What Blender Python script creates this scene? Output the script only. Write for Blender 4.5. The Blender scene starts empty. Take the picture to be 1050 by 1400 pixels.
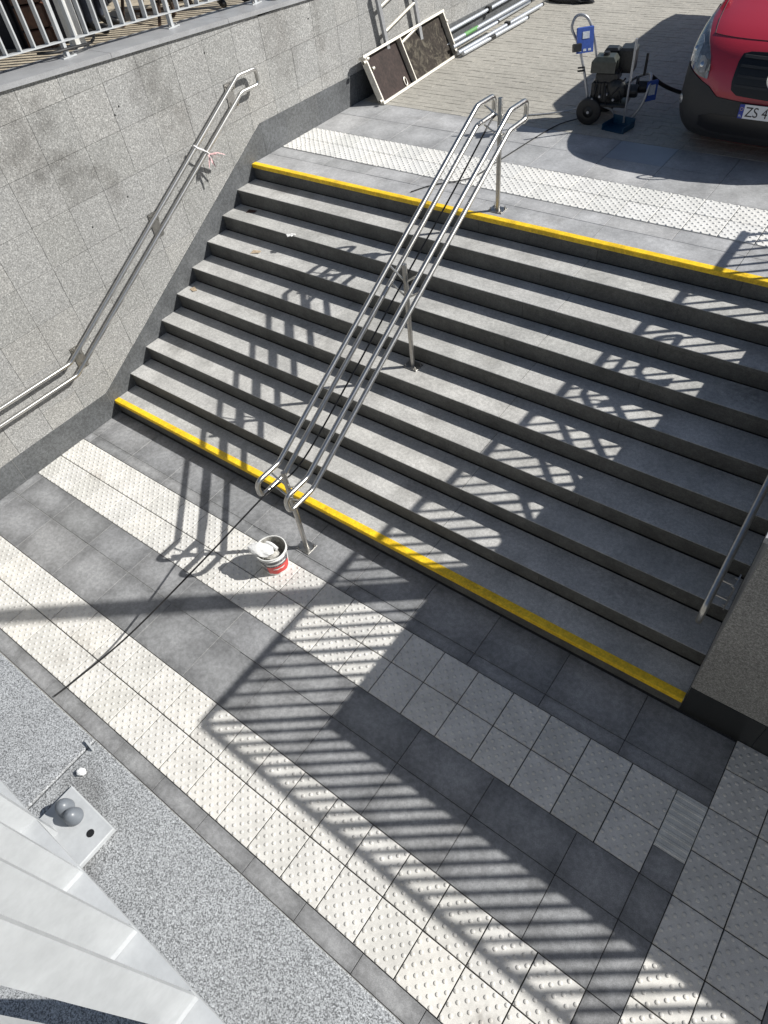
import bpy, bmesh, math, random
from mathutils import Vector, Matrix
random.seed(7)
SC = bpy.context.scene
# ---------------------------------------------------------------- camera
cam_d = bpy.data.cameras.new('camera'); cam = bpy.data.objects.new('camera', cam_d); SC.collection.objects.link(cam)
Rm = Matrix(((0.797326, -0.399723, 0.452209), (0.594543, 0.649132, -0.474497), (-0.103875, 0.647186, 0.755222)))
cam.matrix_world = Matrix.Translation((6.224594, -2.523575, 4.617912)) @ Rm.to_4x4()
cam_d.sensor_fit = 'HORIZONTAL'; cam_d.sensor_width = 36.0; cam_d.lens = 906.7226 / 1050 * 36
cam_d.clip_start = 0.02; cam_d.clip_end = 500
SC.camera = cam
# ---------------------------------------------------------------- light
SX, SY = 1.02, 0.775                      # metres a shadow shifts per metre of height
w = bpy.data.worlds.new('World'); SC.world = w; w.use_nodes = True
nt = w.node_tree; bg = nt.nodes['Background']; sky = nt.nodes.new('ShaderNodeTexSky')
sky.sky_type = 'NISHITA'; sky.sun_disc = False
sky.sun_elevation = math.atan(1 / math.hypot(SX, SY)); sky.sun_rotation = math.atan2(SX, SY)
nt.links.new(sky.outputs[0], bg.inputs[0]); bg.inputs[1].default_value = 0.057
sd = bpy.data.lights.new('sun', 'SUN'); sun = bpy.data.objects.new('sun', sd); SC.collection.objects.link(sun)
sd.energy = 4.9; sd.angle = math.radians(0.5); sd.color = (1.0, 0.975, 0.925)
sun.rotation_euler = Vector((SX, SY, 1)).to_track_quat('Z', 'Y').to_euler()
SC.view_settings.view_transform = 'Standard'; SC.view_settings.look = 'None'
SC.view_settings.exposure = 0.33; SC.view_settings.gamma = 1.0; SC.view_settings.use_curve_mapping = False

# ---------------------------------------------------------------- constants (metres)
H = 0.162387; T = 0.306188; ZT = 10 * H; S = 0.3; W = 6.323; YK = 0.021
Y1 = -0.514; Y2 = -1.83; XR = 6.715; YP = -2.535; HP = 3.33

# ---------------------------------------------------------------- material helpers
MATS = {}
def ramp(nt, fac, stops):
    r = nt.nodes.new('ShaderNodeValToRGB'); e = r.color_ramp.elements
    while len(e) < len(stops): e.new(0.5)
    for k, (p, c) in enumerate(stops):
        e[k].position = p; e[k].color = (*c, 1) if len(c) == 3 else c
    nt.links.new(fac, r.inputs[0]); return r.outputs[0]
def g3(v, t=(1, 1, 1)): return (v * t[0], v * t[1], v * t[2])
def mat(name, col=(.5, .5, .5), rough=.6, metal=0.0, grain=None, blotch=None, vary=0.0, bump=None, spec=.5, coat=0, tile=0.0, emit=None, voro=None, alpha=None):
    """grain=(scale, amount) fine speckle, blotch=(scale, amount) wide stain, vary=per object value change, tile=pale centre of each slab"""
    if name in MATS: return MATS[name]
    m = bpy.data.materials.new(name); m.use_nodes = True; nt = m.node_tree; N = nt.nodes; L = nt.links
    b = N['Principled BSDF']; b.inputs['Roughness'].default_value = rough; b.inputs['Metallic'].default_value = metal
    b.inputs['Specular IOR Level'].default_value = spec; b.inputs['Coat Weight'].default_value = coat
    geo = N.new('ShaderNodeNewGeometry'); pos = geo.outputs['Position']
    rgb = N.new('ShaderNodeRGB'); rgb.outputs[0].default_value = (*col, 1); cur = rgb.outputs[0]
    def mul(cur, val):
        x = N.new('ShaderNodeMix'); x.data_type = 'RGBA'; x.blend_type = 'MULTIPLY'; x.inputs[0].default_value = 1
        L.new(cur, x.inputs[6]); L.new(val, x.inputs[7]); return x.outputs[2]
    def noise(scale, detail=4, rough_=.55, src=pos):
        n = N.new('ShaderNodeTexNoise'); n.inputs['Scale'].default_value = scale; n.inputs['Detail'].default_value = detail
        n.inputs['Roughness'].default_value = rough_; L.new(src, n.inputs['Vector']); return n.outputs[0]
    if grain:
        sc, am = grain[:2]; n = noise(sc, 2, .6)
        lo, hi = (.36, .64)
        cur = mul(cur, ramp(nt, n, [(lo, g3(1 - am)), (hi, g3(1 + am))]))
        if len(grain) > 2:
            n = noise(grain[2], 2, .7); cur = mul(cur, ramp(nt, n, [(.38, g3(1 - grain[3])), (.62, g3(1 + grain[3]))]))
    if voro:   # mineral chips: scale, dark value, light value
        v = N.new('ShaderNodeTexVoronoi'); v.inputs['Scale'].default_value = voro[0]; L.new(pos, v.inputs['Vector'])
        sep = N.new('ShaderNodeSeparateColor'); L.new(v.outputs['Color'], sep.inputs[0])
        cur = mul(cur, ramp(nt, sep.outputs[0], [(0, g3(voro[1])), (.28, g3(voro[1] * 1.3)), (.34, g3(1)), (.75, g3(1.08)), (1, g3(voro[2]))]))
    if blotch:
        n = noise(blotch[0], 5, .6); cur = mul(cur, ramp(nt, n, [(.32, g3(1 - blotch[1])), (.66, g3(1 + blotch[1] * .6))]))
    if tile:
        tc = N.new('ShaderNodeTexCoord'); mp = N.new('ShaderNodeVectorMath'); mp.operation = 'SUBTRACT'; mp.inputs[1].default_value = (.5, .5, .5)
        L.new(tc.outputs['Generated'], mp.inputs[0]); m2 = N.new('ShaderNodeVectorMath'); m2.operation = 'MULTIPLY'; m2.inputs[1].default_value = (1, 1, 0); L.new(mp.outputs[0], m2.inputs[0])
        ln = N.new('ShaderNodeVectorMath'); ln.operation = 'LENGTH'; L.new(m2.outputs[0], ln.inputs[0])
        nn = noise(6, 5, .65); ad = N.new('ShaderNodeMath'); ad.operation = 'ADD'; L.new(ln.outputs['Value'], ad.inputs[0])
        mm = N.new('ShaderNodeMath'); mm.operation = 'MULTIPLY_ADD'; mm.inputs[1].default_value = .9; mm.inputs[2].default_value = -.45; L.new(nn, mm.inputs[0]); L.new(mm.outputs[0], ad.inputs[1])
        cur = mul(cur, ramp(nt, ad.outputs[0], [(.08, g3(1 + tile)), (.42, g3(1.0)), (.62, g3(1 - tile))]))
    if vary:
        oi = N.new('ShaderNodeObjectInfo')
        cur = mul(cur, ramp(nt, oi.outputs['Random'], [(0, g3(1 - vary, (1, 1, .985))), (.5, g3(1, (1, 1, 1.0))), (1, g3(1 + vary, (1, .99, .97)))]))
    L.new(cur, b.inputs['Base Color'])
    if bump:
        n = noise(bump[0], 4, .6); bp = N.new('ShaderNodeBump'); bp.inputs['Strength'].default_value = bump[1]; bp.inputs['Distance'].default_value = bump[2] if len(bump) > 2 else .002
        L.new(n, bp.inputs['Height']); L.new(bp.outputs[0], b.inputs['Normal'])
    if alpha is not None: b.inputs['Alpha'].default_value = alpha
    MATS[name] = m; m['nt'] = 1; return m
def add_stain(m, blobs, nsc=5.5):
    """dark stains at fixed places: (centre, radii, strength), a radius of 0 ignores that axis"""
    nt = m.node_tree; N = nt.nodes; L = nt.links; b = N['Principled BSDF']; cur = b.inputs['Base Color'].links[0].from_socket
    geo = N.new('ShaderNodeNewGeometry')
    nz = N.new('ShaderNodeTexNoise'); nz.inputs['Scale'].default_value = nsc; nz.inputs['Detail'].default_value = 6; L.new(geo.outputs['Position'], nz.inputs['Vector'])
    for (cc, rr, st) in blobs:
        s = N.new('ShaderNodeVectorMath'); s.operation = 'SUBTRACT'; s.inputs[1].default_value = cc; L.new(geo.outputs['Position'], s.inputs[0])
        k = N.new('ShaderNodeVectorMath'); k.operation = 'MULTIPLY'; k.inputs[1].default_value = [1 / q if q else 0 for q in rr]; L.new(s.outputs[0], k.inputs[0])
        ln = N.new('ShaderNodeVectorMath'); ln.operation = 'LENGTH'; L.new(k.outputs[0], ln.inputs[0])
        a = N.new('ShaderNodeMath'); a.operation = 'MULTIPLY_ADD'; a.inputs[1].default_value = 2.4; L.new(nz.outputs[0], a.inputs[0]); a.inputs[2].default_value = -1.2
        c = N.new('ShaderNodeMath'); c.operation = 'ADD'; L.new(a.outputs[0], c.inputs[0]); L.new(ln.outputs['Value'], c.inputs[1])
        col = ramp(nt, c.outputs[0], [(.1, g3(1 - st * .8, (1, .99, .98))), (1.15, g3(1))])
        x = N.new('ShaderNodeMix'); x.data_type = 'RGBA'; x.blend_type = 'MULTIPLY'; x.inputs[0].default_value = 1
        L.new(cur, x.inputs[6]); L.new(col, x.inputs[7]); cur = x.outputs[2]
    L.new(cur, b.inputs['Base Color'])

M_wall = mat('flamed_granite', (.278, .278, .272), .75, grain=(170, .28, 70, .14), voro=(95, .72, 1.5), blotch=(1.1, .07), vary=.05, bump=(80, .6, .005))
add_stain(M_wall, [((0, y, z), (0, ry, rz), st) for y, z, ry, rz, st in ((.35, 2.75, .38, .55, .42), (.62, 2.35, .3, .3, .4), (.98, 2.1, .16, .3, .28), (1.75, 2.72, .26, .5, .4), (2.0, 2.35, .16, .3, .3), (1.9, 2.0, .13, .12, .22), (3.6, 2.7, .35, .6, .3), (4.2, 2.5, .12, .6, .3), (2.9, 2.2, .4, .16, .14), (6.9, 2.4, .5, .7, .2))])
M_wallr = mat('rough_granite', (.275, .272, .26), .8, grain=(130, .35, 50, .2), blotch=(2, .1), vary=.05, bump=(90, .5, .004))
M_skirt = mat('dark_skirting_stone', (.10, .105, .11), .6, grain=(130, .26, 34, .2), blotch=(2.5, .22), vary=.07)
M_skirt_shade = mat('shaded_skirting_stone', (.028, .03, .03), .35, grain=(130, .2), vary=.05)  # darker copy of the skirting stone, deep shade put into its colour
M_cop = mat('smooth_grey_coping', (.31, .315, .325), .42, grain=(160, .12), blotch=(4, .14), vary=.05)
M_near = mat('speckled_granite', (.35, .36, .37), .5, grain=(620, .28, 300, .30), voro=(520, .42, 1.3), blotch=(5, .08), vary=.02, bump=(300, .4, .001))
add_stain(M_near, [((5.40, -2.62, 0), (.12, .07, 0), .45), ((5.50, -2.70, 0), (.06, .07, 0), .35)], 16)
M_slab = mat('grey_floor_slab', (.232, .236, .244), .45, grain=(170, .15, 26, .13), blotch=(4.2, .15), vary=.09, tile=.24, bump=(140, .2, .001))
M_slabl = mat('pale_floor_slab', (.29, .32, .36), .5, grain=(170, .1), blotch=(3.2, .1), vary=.02)
M_plat = mat('platform_slab', (.38, .382, .388), .55, grain=(150, .12, 30, .08), blotch=(3.2, .22), vary=.06, tile=.1)
M_tread = mat('step_granite', (.45, .446, .432), .55, grain=(150, .14, 40, .12), blotch=(3.4, .22), vary=.06)
M_riser = mat('shaded_riser_granite', (.115, .115, .108), .6, grain=(150, .2, 30, .12), blotch=(5, .25), vary=.1)  # riser shade put into the colour, far darker than the treads
M_tact = mat('cream_tactile_concrete', (.62, .61, .585), .5, grain=(220, .09, 24, .05), blotch=(5, .13), vary=.075, bump=(200, .3, .0008))
M_tactw = mat('white_tactile_concrete', (.66, .655, .635), .7, grain=(200, .08), blotch=(6, .1), vary=.05)
M_ridge = mat('ridge_tile', (.62, .62, .59), .6, grain=(160, .1), blotch=(8, .2))
M_joint = mat('joint_sand', (.045, .044, .042), .9, grain=(90, .3))
M_jointl = mat('pale_joint', (.30, .30, .285), .9, grain=(90, .3))
M_yel = mat('yellow_paint', (.88, .57, .018), .5, grain=(70, .12, 18, .08), blotch=(7, .14))
M_pav = mat('beige_paver', (.37, .352, .31), .75, grain=(60, .1, 14, .07), blotch=(.9, .12), bump=(60, .4, .002))
M_steel = mat('brushed_stainless', (.57, .56, .535), .30, 1.0, grain=(40, .06))
M_steeld = mat('worn_stainless', (.42, .41, .39), .38, 1.0, grain=(60, .12))
M_white = mat('white_powder_coat', (.47, .485, .495), .38, grain=(90, .03), blotch=(14, .1), coat=.15)
M_whited = mat('weathered_white_paint', (.66, .66, .64), .5, grain=(60, .06), blotch=(9, .12))
M_capg = mat('grey_plastic', (.15, .165, .185), .38, grain=(200, .03))
M_black = mat('black_rubber', (.012, .012, .013), .5, grain=(60, .2))
M_blackm = mat('black_metal', (.018, .018, .018), .35, .3, grain=(60, .2))
M_sand = mat('sandy_ground', (.40, .345, .26), .9, grain=(45, .18, 6, .12), blotch=(1.5, .14))
M_conc = mat('concrete', (.25, .25, .245), .85, grain=(60, .15), blotch=(1.5, .12))

# ---------------------------------------------------------------- mesh helpers
COL = SC.collection
def mk(name, verts, faces, m, parent=None, smooth=False):
    me = bpy.data.meshes.new(name); me.from_pydata([tuple(v) for v in verts], [], faces); me.update()
    if isinstance(m, (list, tuple)):
        for q in m: me.materials.append(q)
    else: me.materials.append(m)
    if smooth:
        me.polygons.foreach_set('use_smooth', [True] * len(me.polygons))
    return ob(name, me, parent)
def ob(name, me, parent=None, loc=None, rz=0):
    o = bpy.data.objects.new(name, me); COL.objects.link(o)
    if parent is not None: o.parent = parent
    if loc is not None: o.location = loc
    if rz: o.rotation_euler.z = rz
    return o
def empty(name, loc, label, cat, group=None, rz=0):
    o = bpy.data.objects.new(name, None); COL.objects.link(o); o.location = loc; o.rotation_euler.z = rz; o.empty_display_size = .1
    o['label'] = label; o['category'] = cat
    if group: o['group'] = group
    return o
def tag(o, label, cat, group=None):
    o['label'] = label; o['category'] = cat
    if group: o['group'] = group
    return o
def struct(o): o['kind'] = 'structure'; return o
class MB:
    """collects shapes into one mesh"""
    def __init__(s): s.v = []; s.f = []
    def add(s, v, f):
        n = len(s.v); s.v += [Vector(q) for q in v]; s.f += [tuple(i + n for i in q) for q in f]; return s
    def box(s, a, b, bev=0.0, M=None):
        x0, y0, z0 = a; x1, y1, z1 = b
        if bev <= 0:
            v = [(x, y, z) for z in (z0, z1) for x, y in ((x0, y0), (x1, y0), (x1, y1), (x0, y1))]
            f = [(3, 2, 1, 0), (4, 5, 6, 7), (0, 1, 5, 4), (1, 2, 6, 5), (2, 3, 7, 6), (3, 0, 4, 7)]
        else:   # top edges chamfered
            c = bev; v = [(x0, y0, z0), (x1, y0, z0), (x1, y1, z0), (x0, y1, z0), (x0, y0, z1 - c), (x1, y0, z1 - c), (x1, y1, z1 - c), (x0, y1, z1 - c),
                 (x0 + c, y0 + c, z1), (x1 - c, y0 + c, z1), (x1 - c, y1 - c, z1), (x0 + c, y1 - c, z1)]
            f = [(3, 2, 1, 0), (8, 9, 10, 11)]
            for k in range(4):
                j = (k + 1) % 4; f += [(k, j, 4 + j, 4 + k), (4 + k, 4 + j, 8 + j, 8 + k)]
        if M is not None: v = [M @ Vector(q) for q in v]
        return s.add(v, f)
    def prism(s, poly, a, b, axis=0):
        """polygon in the two other axes, extruded a..b along axis"""
        def P(p, t):
            return (t, p[0], p[1]) if axis == 0 else ((p[0], t, p[1]) if axis == 1 else (p[0], p[1], t))
        n = len(poly); v = [P(p, a) for p in poly] + [P(p, b) for p in poly]
        f = [tuple(range(n))[::-1], tuple(range(n, 2 * n))] + [(k, (k + 1) % n, n + (k + 1) % n, n + k) for k in range(n)]
        return s.add(v, f)
    def tube(s, pts, r, n=12, closed=False, cap=True):
        pts = [Vector(p) for p in pts]; rs = r if isinstance(r, (list, tuple)) else [r] * len(pts)
        m = len(pts); up = None; v = []; f = []
        for i, p in enumerate(pts):
            a = pts[i - 1] if (i > 0 or closed) else p; b = pts[(i + 1) % m] if (i < m - 1 or closed) else p
            t = (b - a).normalized()
            if up is None:
                up = Vector((0, 0, 1)) if abs(t.z) < .9 else Vector((1, 0, 0))
            up = (up - t * up.dot(t)).normalized(); sd_ = t.cross(up)
            for k in range(n):
                an = 2 * math.pi * k / n; v.append(p + (up * math.cos(an) + sd_ * math.sin(an)) * rs[i])
        for i in range(m if closed else m - 1):
            j = (i + 1) % m
            for k in range(n): f.append((i * n + k, i * n + (k + 1) % n, j * n + (k + 1) % n, j * n + k))
        if cap and not closed: f += [tuple(range(n))[::-1], tuple((m - 1) * n + k for k in range(n))]
        # orientation: make outward
        return s.add(v, [q[::-1] for q in f])
    def lathe(s, prof, c=(0, 0, 0), n=24, M=None):
        v = []; f = []
        for (r, z) in prof:
            for k in range(n):
                a = 2 * math.pi * k / n; v.append(Vector((r * math.cos(a), r * math.sin(a), z)))
        for i in range(len(prof) - 1):
            for k in range(n): f.append((i * n + k, i * n + (k + 1) % n, (i + 1) * n + (k + 1) % n, (i + 1) * n + k))
        if M is not None: v = [M @ q for q in v]
        v = [q + Vector(c) for q in v]
        return s.add(v, f)
    def build(s, name, m, parent=None, smooth=False, loc=None):
        o = mk(name, s.v, s.f, m, parent, False)
        if smooth:
            me = o.data; me.polygons.foreach_set('use_smooth', [len(p.vertices) <= 4 for p in me.polygons]); me.set_sharp_from_angle(angle=math.radians(42))
        if loc is not None: o.location = loc
        return o
def fillet(pts, rad, seg=6):
    pts = [Vector(p) for p in pts]; out = [pts[0]]
    for i in range(1, len(pts) - 1):
        a, b, c = pts[i - 1], pts[i], pts[i + 1]; r = rad[i - 1] if isinstance(rad, (list, tuple)) else rad
        u = (a - b).normalized(); v = (c - b).normalized(); d = min(r, (a - b).length * .49, (c - b).length * .49)
        for k in range(seg + 1):
            t = k / seg; out.append((b + u * d) * (1 - t) ** 2 + b * 2 * t * (1 - t) + (b + v * d) * t ** 2)
    return out + [pts[-1]]
def curve(pts, per=8):
    P = [Vector(p) for p in pts]; P = [P[0] * 2 - P[1]] + P + [P[-1] * 2 - P[-2]]; out = []
    for i in range(1, len(P) - 2):
        a, b, c, d = P[i - 1:i + 3]
        for k in range(per):
            t = k / per; out.append(.5 * ((2 * b) + (c - a) * t + (2 * a - 5 * b + 4 * c - d) * t * t + (3 * b - a - 3 * c + d) * t ** 3))
    return out + [P[-2]]
BOXES = {}
def slab(name, x0, y0, x1, y1, z, m, parent, th=.03, gap=.0038, bev=.0015, tilt=0):
    """one paving slab, its mesh shared with every slab of the same size"""
    sx = round(x1 - x0 - gap, 4); sy = round(y1 - y0 - gap, 4)
    if sx <= .01 or sy <= .01: return None
    key = (name, sx, sy, th, m.name)
    if key not in BOXES:
        b = MB().box((-sx / 2, -sy / 2, -th), (sx / 2, sy / 2, 0), bev); me = bpy.data.meshes.new(name); me.from_pydata([tuple(q) for q in b.v], [], b.f); me.materials.append(m); BOXES[key] = me
    o = ob(name, BOXES[key], parent, ((x0 + x1) / 2, (y0 + y1) / 2, z))
    if tilt: o.rotation_euler = (random.uniform(-tilt, tilt), random.uniform(-tilt, tilt), random.uniform(-tilt, tilt) * .6)
    return o

# tactile tile with 32 studs on a staggered grid
def tactile_mesh(name, sx, sy, m, th=.035, studs=True):
    b = MB(); g = .0075; b.box((-sx / 2 + g / 2, -sy / 2 + g / 2, -th), (sx / 2 - g / 2, sy / 2 - g / 2, 0), .0015)
    if studs:
        nx = round(sx / .0375); ny = round(sy / .0375)
        for i in range(nx):
            for j in range(ny):
                if (i + j) % 2: continue
                x = -sx / 2 + (i + .5) * .0375; y = -sy / 2 + (j + .5) * .0375
                b.lathe([(.0126, -.001), (.0116, .0036), (.0092, .0052), (.0001, .0056)], (x, y, 0), 10)
    me = bpy.data.meshes.new(name); me.from_pydata([tuple(q) for q in b.v], [], b.f); me.materials.append(m)
    me.polygons.foreach_set('use_smooth', [k > 6 for k in range(len(me.polygons))]); return me
TM = {}
def tactile(x0, y0, x1, y1, z, m, parent):
    key = (round(x1 - x0, 3), round(y1 - y0, 3), m.name)
    if key not in TM: TM[key] = tactile_mesh('tactile_tile', x1 - x0, y1 - y0, m)
    o = ob('tactile_tile', TM[key], parent, ((x0 + x1) / 2 , (y0 + y1) / 2, z + random.uniform(-.0008, .0008)))
    o.rotation_euler = (random.uniform(-.0025, .0025), random.uniform(-.0025, .0025), random.uniform(-.003, .003)); return o

rnd_ = random.Random(5)
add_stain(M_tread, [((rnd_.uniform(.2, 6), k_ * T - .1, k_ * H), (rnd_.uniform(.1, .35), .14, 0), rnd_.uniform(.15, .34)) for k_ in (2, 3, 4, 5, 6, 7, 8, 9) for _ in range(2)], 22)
add_stain(M_tact, [((rnd_.uniform(.3, 6.3), rnd_.choice((-.8, -2.1, -2.3)), 0), (rnd_.uniform(.05, .22), rnd_.uniform(.05, .12), 0), rnd_.uniform(.1, .26)) for _ in range(16)], 26)
add_stain(M_plat, [((rnd_.uniform(.3, 6.0), rnd_.uniform(2.9, 4.7), 0), (rnd_.uniform(.1, .4), rnd_.uniform(.05, .2), 0), rnd_.uniform(.1, .22)) for _ in range(12)], 14)
add_stain(M_yel, [((rnd_.uniform(.3, 6.2), rnd_.choice((0.03, 2.78)), 0), (rnd_.uniform(.02, .14), .05, 0), rnd_.uniform(.2, .45)) for _ in range(14)], 50)
# ================================================================ GROUND AND FLOORS
ground = struct(MB().box((-60, -60, -.6), (80, 90, -.35)).build('ground', M_conc))
floor = struct(MB().box((-.1, -2.75, -.3), (14, .2, -.012)).build('lower_floor', M_joint))
# grey slabs in rows; 60 cm joints at .11 + .6 k
XS = [0.0, .11] + [.71 + .6 * k for k in range(10)] + [6.715]
def row(y0, y1, xs, m=M_slab, par=floor, z=0.0, name='floor_slab'):
    for a, b in zip(xs[:-1], xs[1:]): slab(name, a, y0, b, y1, z + random.uniform(-.0012, .0012), m, par, tilt=.0015)
row(-.40, -.004, XS)
row(Y1, -.40, XS)
row(-1.415, Y1 - 2 * S, XS[:-1] + [6.515])
row(Y2, -1.415, XS[:-1] + [6.515])
slab('floor_slab', 6.518, Y1 - .40 - .2, 6.715, Y1 - .40, 0, M_slab, floor)
row(-1.415, Y1 - 2 * S, [6.515, 6.715]); row(Y2, -1.415, [6.515, 6.715])
row(Y2 - 2 * S, Y2, [6.515, 6.715]); row(YP - .021, Y2 - 2 * S, [0.0] + [.9 + .45 * k for k in range(13)] + [6.715])
# pale mortar between the slabs on the left of the landing
fm = MB().box((.02, Y2 + .004, -.012), (3.35, Y1 - 2 * S - .004, -.0035)).build('joint_mortar', M_jointl, floor)
fm = MB().box((.02, Y1 + .004, -.012), (3.05, -.02, -.0035)).build('joint_mortar', M_jointl, floor)
# white strip before the steps
x = 3.518 - .3 * 11
xs1 = [0.0, x] + [x + .3 * k for k in range(1, 22)]
for r in range(2):
    for a, b in zip(xs1[:-1], xs1[1:]):
        tactile(a, Y1 - (r + 1) * S, b, Y1 - r * S, 0, M_tact, floor)
# ridge tile
rb = MB(); rb.box((6.52, Y1 - .4, -.03), (6.713, Y1 - .002, 0), .001)
for k in range(8):
    y = Y1 - .03 - k * .05; rb.box((6.522, y - .012, -.002), (6.711, y + .012, .005), .004)
rb.build('ridge_tile', M_ridge, floor)
# white strip under the parapet
xs2 = [0.0] + [4.118 - .3 * 13 + .3 * k for k in range(0, 22)]
xs2 = [q for q in xs2 if q < 6.53]; xs2[-1] = 6.515
for r in range(2):
    for a, b in zip(xs2[:-1], xs2[1:]): tactile(a, Y2 - (r + 1) * S, b, Y2 - r * S, 0, M_tact, floor)
# strip along the right side
ys = [YK - .004, -.214]; ys += [-.214 - .3 * k for k in range(1, 9)]
for c in range(2):
    for a, b in zip(ys[1:], ys[:-1]): tactile(XR + c * S, max(a, -2.53), XR + (c + 1) * S, b, 0, M_tact, floor)
row(-.6, 0.0, [7.315 + .6 * k for k in range(8)]); row(-1.2, -.6, [7.315 + .6 * k for k in range(8)]); row(-1.8, -1.2, [7.315 + .6 * k for k in range(8)]); row(-2.53, -1.8, [7.315 + .6 * k for k in range(8)])

# ================================================================ STAIRCASE
stair = empty('staircase', (3.1, 0, 0), 'flight of ten grey granite steps, first and last edged in yellow', 'staircase')
core = MB()
for i in range(1, 11):
    core.box((0.0, (i - 1) * T + .03, (i - 1) * H - .05 if i > 1 else -.01), (W, 2.95 if i == 10 else i * T + .06, i * H - .034))
core.build('base', M_joint, stair).location = (-3.1, 0, 0)
OFF = Vector((-3.1, 0, 0))
TJ = {9: [2.19, 4.145], 8: [2.036, 4.152], 7: [2.10, 4.152], 6: [2.12, 4.16], 5: [2.04, 4.149], 4: [2.06, 4.152], 3: [2.05, 4.156], 2: [2.08, 4.17], 1: [2.036, 4.153], 10: [1.71, 2.91, 4.11, 5.31]}
for i in range(1, 11):
    xs = [0.0] + TJ[i] + [W]
    for a, b in zip(xs[:-1], xs[1:]):
        y0 = (i - 1) * T; y1 = i * T - .003 if i < 10 else 3.06
        if i in (1, 10): y0 += .0
        bb = MB()
        th = .034
        poly = [(y0 + .0015, i * H - th), (y1, i * H - th), (y1, i * H), (y0 + .0035, i * H), (y0, i * H - .0035)]
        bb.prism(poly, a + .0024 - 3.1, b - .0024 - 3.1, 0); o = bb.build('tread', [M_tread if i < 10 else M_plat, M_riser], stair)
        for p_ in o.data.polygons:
            if p_.normal.y < -.9 or p_.normal.z < -.9: p_.material_index = 1   # front and underside take the riser tone, shade put into the colour
    rj = [1.39, 2.61, 3.83, 5.05] if i < 10 else [.6, 1.8, 3.0, 4.2, 5.4]
    xs = [0.0] + rj + [W]
    for a, b in zip(xs[:-1], xs[1:]):
        dy = random.uniform(0, .0015)
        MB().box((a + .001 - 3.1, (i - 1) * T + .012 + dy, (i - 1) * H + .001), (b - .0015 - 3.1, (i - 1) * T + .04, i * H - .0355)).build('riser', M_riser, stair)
for i in (1, 10):   # yellow edge: an angle of paint film wrapped over the nosing, 2 mm proud
    y0 = (i - 1) * T; z = i * H; wv = .062
    poly = [(y0 - .003, z - .036), (y0 + .001, z - .036), (y0 + .001, z - .001), (y0 + wv, z - .0), (y0 + wv, z + .0025), (y0 + .002, z + .0035), (y0 - .003, z - .0015)]
    MB().prism(poly, .004 - 3.1, W - .006 - 3.1, 0).build('yellow_edge', M_yel, stair)

# ================================================================ UPPER PLATFORM
plat = struct(MB().box((-.05, 2.95, ZT - .25), (W + .02, 4.82, ZT - .034)).build('upper_platform', M_joint))
XP = [0.0] + [.51 + .6 * k for k in range(10)] + [W + .02]
row(3.064, 3.262, [0.0, .81, 1.41, 2.01, 2.61, 3.21, 3.81, 4.11, 4.71, 5.31, 5.91, W + .02], M_plat, plat, ZT)
yb = 2.7557 + .518
xs3 = [0.0, .21] + [.21 + .3 * k for k in range(1, 21)] + [W + .02]
for r in range(2):
    for a, b in zip(xs3[:-1], xs3[1:]): tactile(a, yb + r * S, b, yb + (r + 1) * S, ZT, M_tactw, plat)
row(yb + 2 * S, 4.36, XP, M_plat, plat, ZT)
for a, b in zip(XP[:-1], XP[1:]):
    slab('floor_slab', a, 4.36, b, 4.80, ZT, M_slabl if abs((a + b) / 2 - 3.81) < .05 else M_plat, plat)
# paved yard: clay-grey pavers in courses, past the count limit, so one stuff mesh over a bedding sheet
bed = struct(MB().box((-.1, 4.80, ZT - .3), (34, 34, ZT - .014)).box((W + .3, .06, ZT - .3), (34, 4.80, ZT - .014)).build('paved_yard', M_joint))
pb = MB(); y = 4.805; k = 0
while y < 12.6:
    x = -.08 + (k % 2) * .1 + random.uniform(0, .01); c = 0
    while x < 7.2:
        dz = random.uniform(-.002, .002); pb.add([(x, y, ZT + dz), (x + .196, y, ZT + dz + random.uniform(-.001, .001)), (x + .196, y + .094, ZT + dz), (x, y + .094, ZT + dz),
            (x - .002, y - .002, ZT - .012), (x + .198, y - .002, ZT - .012), (x + .198, y + .096, ZT - .012), (x - .002, y + .096, ZT - .012)],
            [(0, 1, 2, 3), (4, 5, 1, 0), (5, 6, 2, 1), (6, 7, 3, 2), (7, 4, 0, 3)])
        x += .2
    y += .1; k += 1
pv = pb.build('paver', M_pav, bed); pv['kind'] = 'stuff'
struct(MB().box((7.2, 4.80, ZT - .012), (34, 34, ZT - .002)).box((-.1, 12.65, ZT - .012), (7.2, 34, ZT - .002)).box((W + .45, .3, ZT - .012), (34, 4.8, ZT - .002)).build('pavement', M_pav))

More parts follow.
